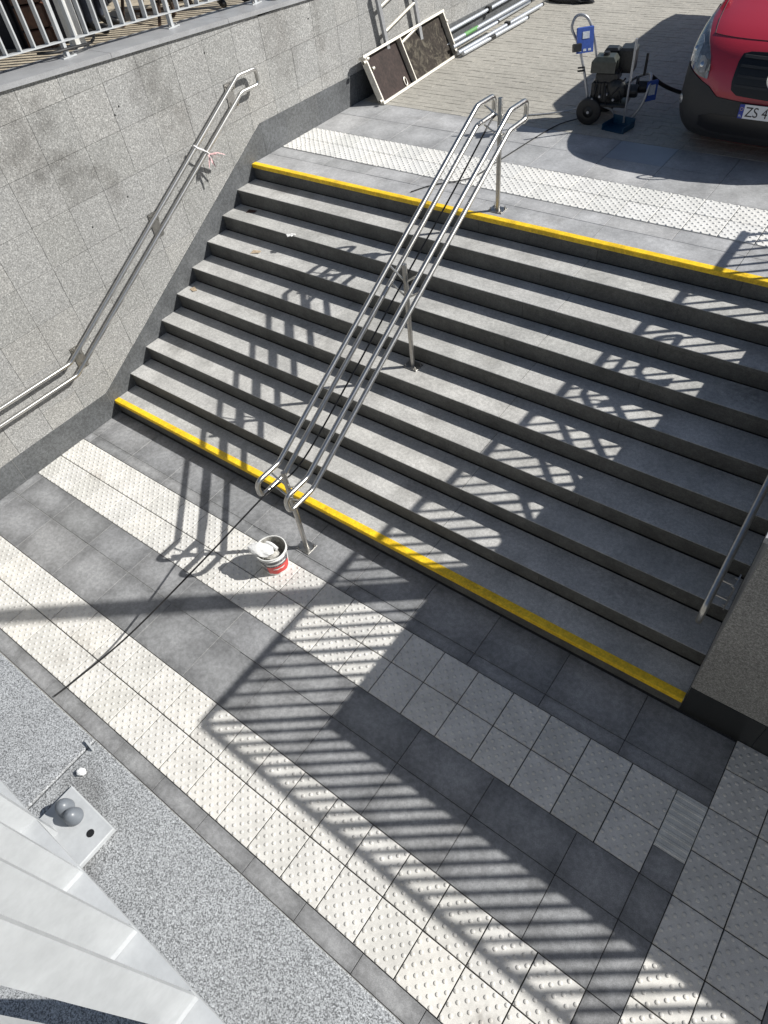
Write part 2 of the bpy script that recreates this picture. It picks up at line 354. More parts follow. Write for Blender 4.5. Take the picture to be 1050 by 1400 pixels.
# ================================================================ LEFT RETAINING WALL
wall = empty('retaining_wall', (0, 0, 0), 'tall sunlit wall of pale granite panels over dark skirting, left of the steps', 'wall')
def zc(y): return 3.118 - .068 * (y - .1)      # underside line of the sloping coping
MB().prism([(-3.2, -.3), (12.5, -.3), (12.5, zc(12.5) - .01), (-3.2, zc(-3.2) - .01)], -.42, -.02, 0).build('backing', M_joint, wall)
yj = [.072 + .405 * k for k in range(-8, 31)]; zj = [2.882 - .392 * k for k in range(-1, 8)]
PAN = {}
for a, b in zip(yj[:-1], yj[1:]):
    for zt in zj:
        zb = zt - .392
        # only the panels above the floor or the flight are there to see
        top_of_floor = 0 if a < 0 else min(ZT, b / T * H)
        if zt < top_of_floor + .05: continue
        zb = max(zb, -.0) if zb < 0 else zb
        if zc(b) - .003 < zt:          # top course cut to the slope of the coping
            if min(zc(b), zc(a)) - .01 > zb: MB().prism([(a + .0017, zb + .002), (b - .0017, zb + .0014), (b - .0017, min(zt, zc(b)) - .003), (a + .0017, min(zt, zc(a)) - .003)], -.02, random.uniform(-.0012, .0006), 0).build('panel', M_wall, wall)
            continue
        key = round(zt - zb, 3)
        if key not in PAN:
            q = MB().box((-.02, -.2007, -key / 2 + .0017), (0, .2007, key / 2 - .0017)); me = bpy.data.meshes.new('panel'); me.from_pydata([tuple(t) for t in q.v], [], q.f); me.materials.append(M_wall); PAN[key] = me
        ob('panel', PAN[key], wall, (random.uniform(-.0014, .0008), (a + b) / 2, (zt + zb) / 2))
# coping (sloping slabs)
cj = [-2.6, -1.5, .02, 1.45, 2.88, 4.3, 5.75, 7.2, 8.6, 10, 11.4, 12.5]
for a, b in zip(cj[:-1], cj[1:]):
    a2, b2 = a + .002, b - .002
    MB().prism([(a2, zc(a) + .002), (b2, zc(b) + .002), (b2, zc(b) + .042), (a2, zc(a) + .042)], -.43, .028, 0).build('coping_slab', M_cop, wall)
# dark skirting: along the floor, up the flight, along the platform
XF = .006
def skirt(poly): MB().prism(poly, -.003, XF + random.uniform(0, .001), 0).build('skirting', M_skirt, wall)
ysk = [-3.2, -2.45, -1.246, -.045]
for a, b in zip(ysk[:-1], ysk[1:]): skirt([(a + .0015, -.01), (b - .0015, -.01), (b - .0015, .298), (a + .0015, .30)])
def stz(y): return .298 + (y + .045) * (1.968 - .298) / (3.014 + .045)
yst = [-.045, .62, 1.28, 1.95, 2.55, 3.014]
for a, b in zip(yst[:-1], yst[1:]): skirt([(a + .0015, stz(a) - .46), (b - .0015, stz(b) - .46), (b - .0015, stz(b)), (a + .0015, stz(a))])
yst = [3.014, 3.42, 3.98, 4.75, 5.6, 6.5, 7.4, 8.3, 9.2, 10.1, 11.2, 12.4]
for a, b in zip(yst[:-1], yst[1:]): skirt([(a + .0015, ZT - .06), (b - .0015, ZT - .06), (b - .0015, 1.965 - .012 * (b - 3)), (a + .0015, 1.965 - .012 * (a - 3))])
for (y_, z_) in ((1.29, 2.62), (1.36, 2.67), (2.5, 2.78), (.62, 1.86), (1.1, 1.95), (4.06, 2.68)):
    MB().lathe([(.0001, .0003), (.009, .0003), (.009, -.001)], (0, 0, 0), 8, Matrix.Rotation(math.pi / 2, 4, 'Y')).build('drill_hole', M_black, wall).location = (.0018, y_, z_)

for y_, z0_, z1_ in ((-2.45, 0, .299), (-1.246, 0, .299), (-.045, .02, .297), (.62, .36, .66), (1.28, .70, 1.02), (1.95, 1.06, 1.385), (2.55, 1.4, 1.71), (3.42, ZT, 1.955), (3.98, ZT, 1.95)):
    MB().box((0, y_ - .0018, z0_), (XF - .0012, y_ + .0018, z1_)).build('joint_mortar', M_jointl, wall)
# terrace behind it
struct(MB().prism([(-3.2, 2.5), (13, 2.2), (13, zc(13) - .0), (-3.2, zc(-3.2) - .0)], -9, -.43, 0).build('terrace_ground', M_sand))

# ================================================================ RIGHT WALL
rw = empty('side_wall', (W, YK, 0), 'rough dark granite wall right of the steps, turning a corner over a skirting darkened for deep shade', 'wall')
HW = 1.90
MB().box((.03, .03, -.3), (.33, 4.6, HW)).box((.33, .03, -.3), (7, .33, HW)).build('backing', M_joint, rw)
xs = [0, .48, .96, 1.44, 1.92, 2.4, 3.2, 4.0, 5, 6, 7]
for a, b in zip(xs[:-1], xs[1:]):
    for z0, z1 in ((.33, .86), (.86, 1.38), (1.38, HW)): MB().box((a + .001, -.0, z0 + .001), (b - .001, .03, z1 - .001)).build('panel', M_wallr, rw)
    MB().box((a + .001, -.004, -.01), (b - .001, .03, .329)).build('skirting', M_skirt_shade, rw)
ysr = [.03, .5, 1.0, 1.5, 2.0, 2.5, 3.0, 3.5, 4.05, 4.6]
for a, b in zip(ysr[:-1], ysr[1:]):
    for z0, z1 in ((-.01, .86), (.86, 1.38), (1.38, HW)):
        MB().box((0, a + .001, z0 + .001), (.03, b - .001, z1 - .001)).build('panel', M_wallr, rw)
for a, b in ((-.02, 1.5), (1.5, 3.1), (3.1, 4.62)): MB().box((-.03, a + .001, HW), (.37, b - .001, HW + .035), .002).build('coping_slab', M_cop, rw)
for a, b in ((.37, 2.0), (2.0, 3.6), (3.6, 5.2), (5.2, 7.0)): MB().box((a + .001, -.02, HW), (b - .001, .36, HW + .035), .002).build('coping_slab', M_cop, rw)

# ================================================================ NEAR PARAPET
np_ = empty('parapet_wall', (5, YP, 0), 'parapet with a pale speckled granite top in the bottom left corner of the view', 'parapet')
MB().box((-5, -.44, -.3), (9, -.035, HP - .052)).build('wall_core', M_conc, np_)
for k in range(11):
    for z0, z1 in ((0, .8), (.8, 1.6), (1.6, 2.4), (2.4, HP - .052)): MB().box((-5 + k * .9, -.035, z0 + .001), (-5 + (k + 1) * .9 - .002, -.022, z1 - .001)).build('panel', M_wallr, np_)
jx = 5.31 - 5
for a, b in ((-5, -3.2), (-3.2, -1.45), (-1.45, jx), (jx, jx + 1.9), (jx + 1.9, 4.0), (4.0, 9)):
    dz = 0
    MB().box((a + .0015, -.46, HP - .05), (b - .0015, .0 + (0 if a != jx else .001), HP + dz), .0025).build('coping_slab', M_near, np_)
struct(MB().box((-9, -14, 1.5), (14, YP - .44, HP - .11)).build('upper_ground', M_conc))

# ================================================================ WHITE BAR FENCES
def fence(name, label, corners, z0, group, post_at, bar_sp=.143, slope=0.0, skip=None, plates=True, hgt=.98, tilt=None, rail_w=.052, plate_off=(0, 0), rz_=.08, bw=(.005, .0215), pt=.0075):
    """flat-bar railing along one straight run a->b; bars 40 x 8 mm turned across the run"""
    (ax, ay), (bx, by) = corners; d = Vector((bx - ax, by - ay, 0)); Ln = d.length; d.normalize()
    root = empty(name, (ax, ay, z0), label, 'railing', group); yaw = math.atan2(d.y, d.x); root.rotation_euler.z = yaw
    sl = slope
    def zz(s): return s * sl
    mb = MB().prism([(0, zz(0) + rz_), (Ln, zz(Ln) + rz_), (Ln, zz(Ln) + rz_ + .01), (0, zz(0) + rz_ + .01)], -bw[1] - .002, bw[1] + .002, 1); mb.build('bottom_rail', M_white, root)
    mb = MB().prism([(0, zz(0) + hgt - .012), (Ln, zz(Ln) + hgt - .012), (Ln, zz(Ln) + hgt), (0, zz(0) + hgt)], -rail_w / 2, rail_w / 2, 1); mb.build('top_rail', M_white, root)
    hb_ = hgt - .012 - rz_ - .0105; a_, b_ = bw
    barme = MB(); vv = []
    for (q, z_) in ((.0045, 0), (.003, .003), (0, .0065), (0, hb_)): vv += [(-a_ - q, -b_, z_), (a_ + q, -b_, z_), (a_ + q, b_, z_), (-a_ - q, b_, z_)]
    barme.add(vv, [(3, 2, 1, 0), (12, 13, 14, 15)] + [(4 * r + k, 4 * r + (k + 1) % 4, 4 * r + 4 + (k + 1) % 4, 4 * r + 4 + k) for r in range(3) for k in range(4)])
    me = bpy.data.meshes.new('bar'); me.from_pydata([tuple(q) for q in barme.v], [], barme.f); me.materials.append(M_white)
    posts = post_at
    pm = MB().box((-pt, -.026, .012), (pt, .026, hgt - .0125)); pme = bpy.data.meshes.new('post'); pme.from_pydata([tuple(q) for q in pm.v], [], pm.f); pme.materials.append(M_white)
    plm = MB().box((-.07, -.045, 0), (.07, .045, .012), .002); plme = bpy.data.meshes.new('base_plate'); plme.from_pydata([tuple(q) for q in plm.v], [], plm.f); plme.materials.append(M_white)
    bm_ = MB()
    bm_.lathe([(.011, 0), (.011, .008), (.0085, .013), (.006, .013), (.006, .022), (.0001, .022)], (0, 0, .012), 8)
    bme = bpy.data.meshes.new('bolt'); bme.from_pydata([tuple(q) for q in bm_.v], [], bm_.f); bme.materials.append(M_steeld)
    for s in posts:
        p = ob('post', pme, root, (s, 0, zz(s)))
        if tilt: p.rotation_euler = tilt
        ob('base_plate', plme, p, (plate_off[0], plate_off[1], 0))
        if plates:
            for sx_ in (-.045, .045): ob('bolt', bme, p, (sx_, -.028, 0))
    edges = [0.0] + list(posts) + [Ln]; edges = sorted(set(edges))
    for a, b in zip(edges[:-1], edges[1:]):
        n = max(1, round((b - a) / bar_sp)); st = (b - a) / n
        for k in range(1, n):
            s = a + k * st; o = ob('bar', me, root, (s, 0, zz(s) + rz_ + .0102))
            if tilt: o.rotation_euler = tilt
    return root
GF = 'white steel flat bar railings'
# left, on the sloping coping
y_a = -1.85
fl = fence('bar_railing', 'white flat bar railing standing on the sloping coping above the left granite wall', ((-.25, y_a), (-.25, 4.66)), zc(y_a) + .042, GF, [1.20 - y_a - 1.2 * k for k in (2, 1, 0)] + [2.39 - y_a, 3.54 - y_a, 4.6 - y_a], .134, -.068, hgt=1.02, rz_=.115, bw=(.007, .029), pt=.014)
# near, on the speckled parapet
xa = 3.0
post_x = 5.40
fn = fence('bar_railing', 'white railing on the speckled parapet, close to the lens, with grey bolt caps', ((xa, YP - .18), (8.2, YP - .18)), HP + .001, GF, [post_x - xa - 1.3, post_x - xa, post_x - xa + 1.31, post_x - xa + 2.62], .1435, 0, hgt=.98, plates=False, tilt=(-.0134, -.0285, 0), plate_off=(.024, .05), rz_=.085, bw=(.005, .0245), pt=.009)
capm = MB().lathe([(.018, 0), (.0195, .004), (.0185, .012), (.0165, .020), (.0125, .028), (.0065, .0325), (.0001, .034)], (0, 0, 0), 24); cme = capm.build('bolt_cap', M_capg, fn, True)
fnx = lambda x_, y_, z_: (x_ - xa, y_ - (YP - .18), z_ - HP - .001)
cme.scale = (.88, .88, .92); cme.location = fnx(5.386, -2.652, HP + .013)
c2 = cme.copy(); COL.objects.link(c2); c2.location = fnx(5.4135, -2.651, HP + .013); c2.rotation_euler = (.1, .06, 0)
MB().lathe([(.0075, .0), (.0075, .0012), (.0001, .0012)], (0, 0, 0), 12).build('bolt_hole', M_black, fn).location = fnx(5.463, -2.652, HP + .0135)
# right, on the side wall: two runs meeting at the corner
XFN = W + .155; YFN = YK + .20; ZF = HW + .036
f3 = fence('bar_railing', 'white railing on the side wall, casting its bar shadows on the treads', ((XFN, YFN), (XFN, 4.42)), ZF, GF, [0.0, .688, .688 + .1376 * 9, .688 + .1376 * 18, .688 + .1376 * 25], .1376, 0, hgt=.955, rail_w=.068, bw=(.005, .019))
f4 = fence('bar_railing', 'white railing above the shade-darkened skirting at the right, casting bar shadows on the landing', ((XFN, YFN), (12.8, YFN)), ZF, GF, [.1376 * 9, .1376 * 18, .1376 * 27, .1376 * 36, 6.0], .1376, 0, hgt=.955, rail_w=.055, bw=(.005, .018))

# lamp post beyond the side wall; its shadow crosses the landing
lp = empty('lamp_post', (8.0, 2.73, ZT), 'tall grey lamp post beyond the side wall, its shadow lies across the landing', 'lamp post')
MB().lathe([(.13, 0), (.13, .5), (.1, .62), (.09, 3.5), (.08, 7.0), (.0001, 7.0)], (0, 0, 0), 16).build('pole', M_steeld, lp, True)
MB().box((-.4, -.09, 6.98), (.12, .09, 7.06), .01).build('lamp_head', M_blackm, lp)
MB().box((-.2, -.2, 0), (.2, .2, .02), .004).build('base_plate', M_steeld, lp)

# ================================================================ CENTRE HANDRAIL
ch = empty('double_handrail', (3.11, 0, 0), 'stainless double handrail on three posts in the middle of the steps', 'handrail')
def xy(p): return (p[0], p[1], p[2])
for sx_ in (-1, 1):
    xo = sx_ * .157
    up = [(xo, -.225, .902), (xo, 2.82, 2.53)]
    loop = [(xo, -.34, .905), (xo, -.225, .905), (xo, 2.82, 2.53), (xo, 3.10, 2.522), (xo, 3.10, 2.374), (xo, 2.815, 2.376), (xo, -.205, .748), (xo, -.488, .742), (xo, -.488, .905), (xo, -.34, .905)]
    pts = fillet(loop, [.03, .03, .055, .055, .03, .03, .07, .07], 6)
    MB().tube(pts[:-1], .0212, 14, closed=True).build('rail', M_steel, ch, True)
for py, pz, ph in ((-.32, 0, .965), (1.442, 5 * H, 1.02), (2.933, ZT, .947)):
    p = MB().lathe([(.0001, pz + ph), (.0195, pz + ph), (.0212, pz + ph - .003), (.0212, pz + .006)], (0, py, 0), 16).build('post', M_steeld, ch, True)
    MB().box((-.075, py - .06, pz + .0005), (.075, py + .06, pz + .009), .001).build('base_plate', M_steeld, p)
    for bx in (-.055, .055):
        for by in (-.042, .042):
            MB().lathe([(.011, 0), (.011, .009), (.005, .009), (.005, .024), (.0001, .024)], (bx, py + by, pz + .009), 8).build('bolt', M_steeld, p)
    for sx_ in (-1, 1):
        if py < 0: yy, zu, zl, b0 = py, .885, .722, .80
        elif py < 2: yy, zu, zl, b0 = py, .902 + (py + .225) * .5346, .748 + (py + .205) * .539, pz + .86
        else: yy, zu, zl, b0 = py, 2.51, 2.357, pz + .80
        MB().tube([(0, yy, b0), (sx_ * .152, yy, zu - .012)], .0085, 8).build('arm', M_steel, ch, True); MB().tube([(0, yy, b0 - .15), (sx_ * .152, yy, zl - .012)], .0085, 8).build('arm', M_steel, ch, True)

# ================================================================ WALL HANDRAILS
def wallrail(name, label, x, side, lo, hi, yend, group):
    """side=+1: rail stands off a wall on its left"""
    r = empty(name, (x - side * .1, 0, 0), label, 'handrail', group)
    xo = side * .1
    sl = .5346
    if lo == 'long':
        loop_u = [(xo, -3.0, .912), (xo, -.262, .878), (xo, 2.762, 2.512), (xo, 3.03, 2.505), (xo, 3.03, 2.355), (xo, 2.765, 2.36), (xo, -.262, .728), (xo, -3.0, .762)]
        MB().tube(fillet(loop_u, [.03, .03, .05, .05, .03, .03], 6), .0205, 14).build('rail', M_steel, r, True); bys = [2.69, 1.285, -.115]
    else:
        z0 = .99
        zu = lambda y: z0 + (y - .06) * sl
        loop = [(xo, .06, z0), (xo, 2.80, zu(2.80)), (xo, 3.08, zu(2.80)), (xo, 3.08, zu(2.8) - .15), (xo, 2.82, zu(2.8) - .15), (xo, .06, z0 - .16), (xo, .06, z0)]
        loop = [(xo, 1.0, zu(1.0))] + loop[1:5] + [(xo, .13, z0 - .125), (xo, .13, z0 + .03)] + [(xo, 1.0, zu(1.0))]
        MB().tube(fillet(loop, [.03, .05, .05, .03, .06, .06], 6)[:-1], .0205, 14, closed=True).build('rail', M_steel, r, True); bys = [2.69, 1.5, .35]
    for by in bys:
        zu_ = (.878 + (by + .262) * .5403) if lo == 'long' else z0 + (by - .06) * sl
        dz = .155 if by > -.2 else .155
        if by > 2.76: zu_ = 2.5
        b = MB(); M = Matrix.Translation((0, by, zu_ - .135)) @ Matrix.Rotation(.0, 4, 'X')
        xa_, xb_ = (0.0015, .0095) if side > 0 else (-.0095, -.0015)
        b.box((xa_, -.055, -.125), (xb_, .055, .125), 0, M)
        pl_ = b.build('bracket', M_steeld, r)
        for (oy, oz) in ((-.035, -.1), (.035, -.1), (-.035, .1), (.035, .1)):
            MB().lathe([(.010, 0), (.010, .007), (.005, .007), (.005, .018), (.0001, .018)], (xb_ if side > 0 else xa_, by + oy, zu_ - .135 + oz), 8, Matrix.Rotation(side * math.pi / 2, 4, 'Y')).build('bolt', M_steeld, pl_)
        q = MB().tube(fillet([(xb_ * .5, by, zu_ - .065), (xo * .98, by, zu_ - .06), (xo, by, zu_ - .012)], .03, 4), .0075, 8); q.build('arm', M_steel, r, True); q = MB().tube(fillet([(xb_ * .5, by, zu_ - dz - .065), (xo * .98, by, zu_ - dz - .06), (xo, by, zu_ - dz - .012)], .03, 4), .0075, 8)
        q.build('arm', M_steel, pl_, True)
    return r
lrail = wallrail('wall_handrail', 'stainless two bar handrail bracketed to the sunlit left granite wall, with a scrap of tape', .1, 1, 'long', 0, 0, 'handrails fixed to the walls')
rrail = wallrail('wall_handrail', 'stainless handrail in the shade along the right hand wall of the steps', 6.19 + .0, -1, 'short', 0, 0, 'handrails fixed to the walls')
rrail.location.x = 6.29; 

# barrier tape remnant
M_tapew = mat('white_tape', (.78, .76, .76), .45, grain=(60, .05)); M_taper = mat('red_white_tape', (.62, .40, .40), .5, grain=(55, .35))
tp = empty('barrier_tape', (.1, 1.99, 2.095), 'scrap of red and white barrier tape knotted round the left wall handrail', 'tape')
MB().tube(fillet([(-.022, -.01, .0), (0, -.015, .026), (.026, 0, 0), (.0, .012, -.026), (-.022, -.01, 0)], .01, 3), .009, 8).build('knot', M_tapew, tp, True)
MB().tube(curve([(.02, 0, 0), (.03, .07, -.05), (.02, .13, -.10), (.02, .16, -.16)], 5), [.009] * 6 + [.006] * 10, 6).build('string', M_tapew, tp, True)
for k, (dy, dz, dx) in enumerate(((.11, -.20, .03), (.2, -.17, .05), (.27, -.19, .02), (.17, -.28, .06), (.24, -.25, .04), (.31, -.17, .04), (.14, -.27, .01))):
    p0 = Vector((.02, .13, -.11)); p1 = Vector((.02 + dx, dy - .01, dz)); d = (p1 - p0); n = Vector((.3, .6, .5)).cross(d).normalized() * random.uniform(.006, .012)
    md = (p0 + p1) / 2 + Vector((.015, .0, .02)); b = MB(); b.add([p0 - n, p0 + n, md + n * 1.3, md - n * 1.3, p1 + n, p1 - n], [(0, 1, 2, 3), (3, 2, 4, 5)]); b.build('tape_strip', M_taper if k % 3 else M_tapew, tp)
b = MB()
for a_, b_, s_ in (((.04, .10, -.10), (.06, .14, -.24), .014), ((.04, .12, -.1), (.05, .06, -.22), .012)):
    p0 = Vector(a_); p1 = Vector(b_); n = Vector((0, 1, .1)).normalized() * s_; b.add([p0 - n * .3, p0 + n * .3, (p0 + p1) / 2 + n, (p0 + p1) / 2 - n, p1 + n * .2, p1 - n * .2], [(0, 1, 2, 3), (3, 2, 4, 5)])
b.build('tape_strip', M_taper, tp)

# ================================================================ HOSES
hz = tag(MB().tube(curve([(3.06, 2.95, 2.43), (3.07, 2.80, 2.39), (3.09, 2.2, 2.08), (3.085, 1.4, 1.65), (3.09, .6, 1.22), (3.07, -.1, .85), (2.98, -.45, .76), (2.80, -1.1, .48), (2.58, -1.85, .17), (2.42, -2.35, .03), (2.38, -2.53, .013)], 10), .0075, 10).build('hose', M_black, None, True),
    'thin black hose hanging down the middle handrail and across the landing to the parapet', 'hose')
tag(MB().tube(curve([(2.13, 2.90, ZT + .008), (2.25, 3.12, ZT + .008), (2.53, 3.40, ZT + .016), (2.58, 3.93, ZT + .008), (2.69, 4.85, ZT + .008), (2.86, 5.15, ZT + .02)], 8), .006, 8).build('cable', M_black, None, True),
    'thin black cable lying on the paving from the pressure washer to the top step', 'cable')

# ================================================================ BUCKET
bk = empty('paint_bucket', (3.015, -.615, 0), 'white bucket with red label and white rags at the foot of the middle handrail', 'bucket')
M_bkt = mat('bucket_plastic', (.70, .70, .68), .4, grain=(70, .08), blotch=(20, .15)); M_bin = mat('bucket_inside', (.42, .41, .38), .6, grain=(40, .3), blotch=(12, .4))
M_red = mat('red_label', (.60, .045, .04), .4, grain=(60, .1)); M_lblk = mat('dark_label', (.14, .14, .15), .4, grain=(120, .9, 45, .7)); M_rag = mat('white_rag', (.76, .76, .75), .8, grain=(60, .05), bump=(25, .5, .01))
MB().lathe([(.0001, .006), (.108, .006), (.110, .004), (.110, 0), (.132, .215), (.139, .217), (.140, .222), (.134, .228), (.134, .236), (.139, .238), (.139, .246), (.131, .248), (.129, .246), (.108, .012), (.0001, .012)], (0, 0, 0), 40).build('shell', M_bkt, bk, True)
MB().lathe([(.1275, .242), (.1075, .03), (.0001, .03)], (0, 0, 0), 32).build('lining', M_bin, bk, True)
def arc_patch(a0, a1, z0, z1, off, m, name, wav=0):
    v = []; f = []; n = 16
    for i in range(n + 1):
        a = math.radians(a0 + (a1 - a0) * i / n)
        for z in (z0 + wav * math.sin(i * .9), z1):
            r = .110 + .022 * z / .215 + off; v.append((r * math.cos(a), r * math.sin(a), z))
    for i in range(n): f.append((2 * i, 2 * i + 2, 2 * i + 3, 2 * i + 1))
    mk(name, v, f, m, bk, True)
arc_patch(-150, 30, .03, .20, .0012, M_lblk, 'label')
arc_patch(-75, 28, .025, .13, .0024, M_red, 'label', .006)
arc_patch(-70, 10, .15, .17, .0024, M_bkt, 'label'); arc_patch(-125, -85, .12, .15, .0024, M_bkt, 'label'); arc_patch(-50, 0, .085, .10, .0036, M_bkt, 'label', .004)
MB().tube([(.14 * math.cos(t), .14 * math.sin(t) , .232 - .02 * math.sin(t)) for t in [math.pi * (.05 + .9 * k / 16) for k in range(17)]], .003, 6).build('handle', M_steeld, bk, True)
# rags: crumpled sheets
def crumple(name, c, rx, ry, rz_, seed, m, par, n=14, amp=.35, rot=0):
    rnd = random.Random(seed); bm = bmesh.new(); bmesh.ops.create_icosphere(bm, subdivisions=3, radius=1)
    ph = [(Vector((rnd.uniform(-1, 1), rnd.uniform(-1, 1), rnd.uniform(-1, 1))).normalized(), rnd.uniform(2.5, 6), rnd.uniform(0, 6)) for _ in range(7)]
    for v in bm.verts:
        d = sum(abs(math.sin(v.co.dot(a) * f_ + p)) for a, f_, p in ph) / 7; k = 1 - amp + amp * 1.4 * d
        v.co = Matrix.Rotation(rot, 3, 'Z') @ Vector((v.co.x * rx * k, v.co.y * ry * k, v.co.z * rz_ * k)) + Vector(c)
    me = bpy.data.meshes.new(name); bm.to_mesh(me); bm.free(); me.materials.append(m)
    return ob(name, me, par)
rg = empty('rag_bundle', (3.0, -.64, .22), 'crumpled white rags and plastic heaped in the top of the bucket', 'rags')
crumple('rag', (-.035, -.035, .035), .125, .07, .032, 3, M_rag, rg, rot=.25); crumple('rag', (-.085, -.03, .02), .055, .06, .02, 8, M_rag, rg, rot=.6)
MB().tube(curve([(-.05, .05, .03), (.0, .055, .035), (.07, .05, .025)], 5), .017, 10).build('roll', M_rag, rg, True)
crumple('rag', (.03, .0, -.02), .08, .07, .03, 12, M_bin, rg)

# ================================================================ LITTER
M_card = mat('brown_cardboard', (.42, .33, .23), .8, grain=(40, .15)); M_leafd = mat('dead_leaf', (.05, .02, .015), .8, grain=(40, .3)); M_crumb = mat('white_crumb', (.75, .75, .74), .8, grain=(50, .1))
def chip(x_, y_, z_, a, w_, l_, m, lab, nm='cardboard_scrap', cat='scrap'):
    b = MB(); b.add([(-l_, -w_, .003), (l_ * .8, -w_ * .9, .010), (l_, w_ * .8, .006), (-l_ * .7, w_, .012), (-l_, -w_, .001), (l_ * .8, -w_ * .9, .007), (l_, w_ * .8, .003), (-l_ * .7, w_, .008), ], [(0, 1, 2, 3), (7, 6, 5, 4), (0, 4, 5, 1), (1, 5, 6, 2), (2, 6, 7, 3), (3, 7, 4, 0)])
    o = b.build(nm, m); o.location = (x_, y_, z_); o.rotation_euler.z = a; return tag(o, lab, cat)
chip(.714, 1.912, 7 * H, .4, .03, .055, M_card, 'tan cardboard scrap on a step high up near the left wall')
chip(.125, 1.38, 5 * H, -.3, .028, .05, M_card, 'brown cardboard scrap against the left wall halfway up the steps')
chip(.27, 2.36, 8 * H, .3, .03, .06, M_leafd, 'dark curled leaf in the shade on an upper step near the left wall', 'dead_leaf', 'leaf')
for k in range(1):
    o = MB(); 
    for q in range(6):
        o.box((-.012, -.01, 0), (.014, .012, .01), .002, Matrix.Translation((random.uniform(-.05, .05), random.uniform(-.03, .03), 0)) @ Matrix.Rotation(random.uniform(0, 3), 4, 'Z'))
    o = o.build('plaster_crumbs', M_crumb); o.location = (1.06, 2.14, 8 * H); tag(o, 'few white plaster crumbs on the second step from the top', 'crumbs')
chip(.63, -2.0, .006, .8, .012, .03, M_leafd, 'tiny dark leaf on the white studded strip at the left edge', 'dead_leaf', 'leaf')
o = MB().box((-.009, -.009, 0), (.009, .009, .006), .002).build('plaster_crumbs', M_crumb); o.location = (3.78, .1, H); tag(o, 'single white plaster speck on the first step behind the yellow edge', 'crumbs')
o = crumple('cement_lump', (0, 0, 0), .011, .008, .006, 5, M_crumb, None); o.location = (5.345, -2.592, HP + .006); o.rotation_euler.z = .3; tag(o, 'small white cement lump on the parapet joint by the base plate', 'cement lump')
o = MB().box((-.014, -.002, 0), (.014, .002, .006)).build('metal_shim', M_white); o.location = (5.313, -2.548, HP + .002); o.rotation_euler.z = -.1; tag(o, 'thin white spacer poking from the parapet joint', 'spacer')

# ================================================================ SCAFFOLD DECK
M_gt = mat('grey_steel_tube', (.40, .41, .43), .35, .5, grain=(60, .1))
M_alu = mat('scuffed_aluminium', (.66, .63, .56), .45, .55, grain=(50, .1), blotch=(8, .15)); M_ply = mat('brown_plywood', (.034, .022, .019), .65, grain=(30, .25), blotch=(5, .35), spec=.25)
def dirty_ply():
    m = mat('dusty_plywood', (.034, .028, .023), .8, spec=.2, grain=(35, .3), blotch=(6, .4)); nt = m.node_tree; N = nt.nodes; L = nt.links; b = N['Principled BSDF']; cur = b.inputs['Base Color'].links[0].from_socket
    geo = N.new('ShaderNodeNewGeometry'); n = N.new('ShaderNodeTexNoise'); n.inputs['Scale'].default_value = 5; n.inputs['Detail'].default_value = 9; n.inputs['Roughness'].default_value = .75; n.inputs['Distortion'].default_value = 1.2; L.new(geo.outputs['Position'], n.inputs['Vector'])
    f = ramp(nt, n.outputs[0], [(.50, (0, 0, 0)), (.70, (1, 1, 1))]); x_ = N.new('ShaderNodeMix'); x_.data_type = 'RGBA'; L.new(f, x_.inputs[0]); L.new(cur, x_.inputs[6]); x_.inputs[7].default_value = (.19, .17, .13, 1); L.new(x_.outputs[2], b.inputs['Base Color']); return m
M_plyd = dirty_ply()
dk = empty('scaffold_deck', (.395, 4.77, ZT + .004), 'brown plywood scaffold deck in a scuffed aluminium frame leaning on its side against the wall', 'scaffold deck')
yaw, lean = -.058, .434
dvec = Vector((math.sin(yaw), math.cos(yaw), 0)); nrm0 = Vector((-dvec.y, dvec.x, 0)); upv = Vector((nrm0.x * math.sin(lean), nrm0.y * math.sin(lean), math.cos(lean))); nv = upv.cross(dvec)  # faces +x
nv = dvec.cross(upv); 
if nv.x < 0: nv = -nv
DM = Matrix((dvec, nv, upv)).transposed().to_4x4()   # local x = along, y = out of wall, z = up the deck
LD, HD = 1.93, .568
def dbox(a, b, bev=0): return MB().box(a, b, bev, DM)
dbox((0, -.075, 0), (LD, .012, .03)).build('frame_rail', M_alu, dk); dbox((-.02, -.075, HD - .028), (LD, .012, HD)).build('frame_rail', M_alu, dk)
for a in (0.01, LD - .035): dbox((a, -.073, .03), (a + .02, .008, HD - .028)).build('frame_end', M_alu, dk)
dbox((.80, -.073, .03), (.818, .006, HD - .028)).build('cross_bar', M_alu, dk)
dbox((.03, -.074, .03), (.80, -.065, HD - .028)).build('plywood_panel', M_ply, dk); dbox((.818, -.074, .03), (LD - .035, -.065, HD - .028)).build('plywood_panel', M_plyd, dk)['label'] = 'dusty light brown plywood panel'
hb = MB()
for k in range(12):
    pass
hp = [Vector((.66 + .028 * math.cos(t), -.056, .085 + .05 * math.sin(t))) for t in [2 * math.pi * q / 20 for q in range(20)]]
MB().tube([DM @ p for p in hp], .007, 8, closed=True).build('hatch_ring', M_alu, dk, True)
for (a, z_) in ((-.03, .05), (-.03, .50), (.05, HD - .05), (LD - .02, HD - .14), (LD - .05, .07), (.08, .40)):
    MB().lathe([(.02, -.025), (.02, .02), (.0001, .02)], (0, 0, 0), 10, Matrix.Translation(DM @ Vector((a, 0, z_))) @ DM @ Matrix.Rotation(math.pi / 2, 4, 'Y')).build('lock_pin', M_alu, dk, True)
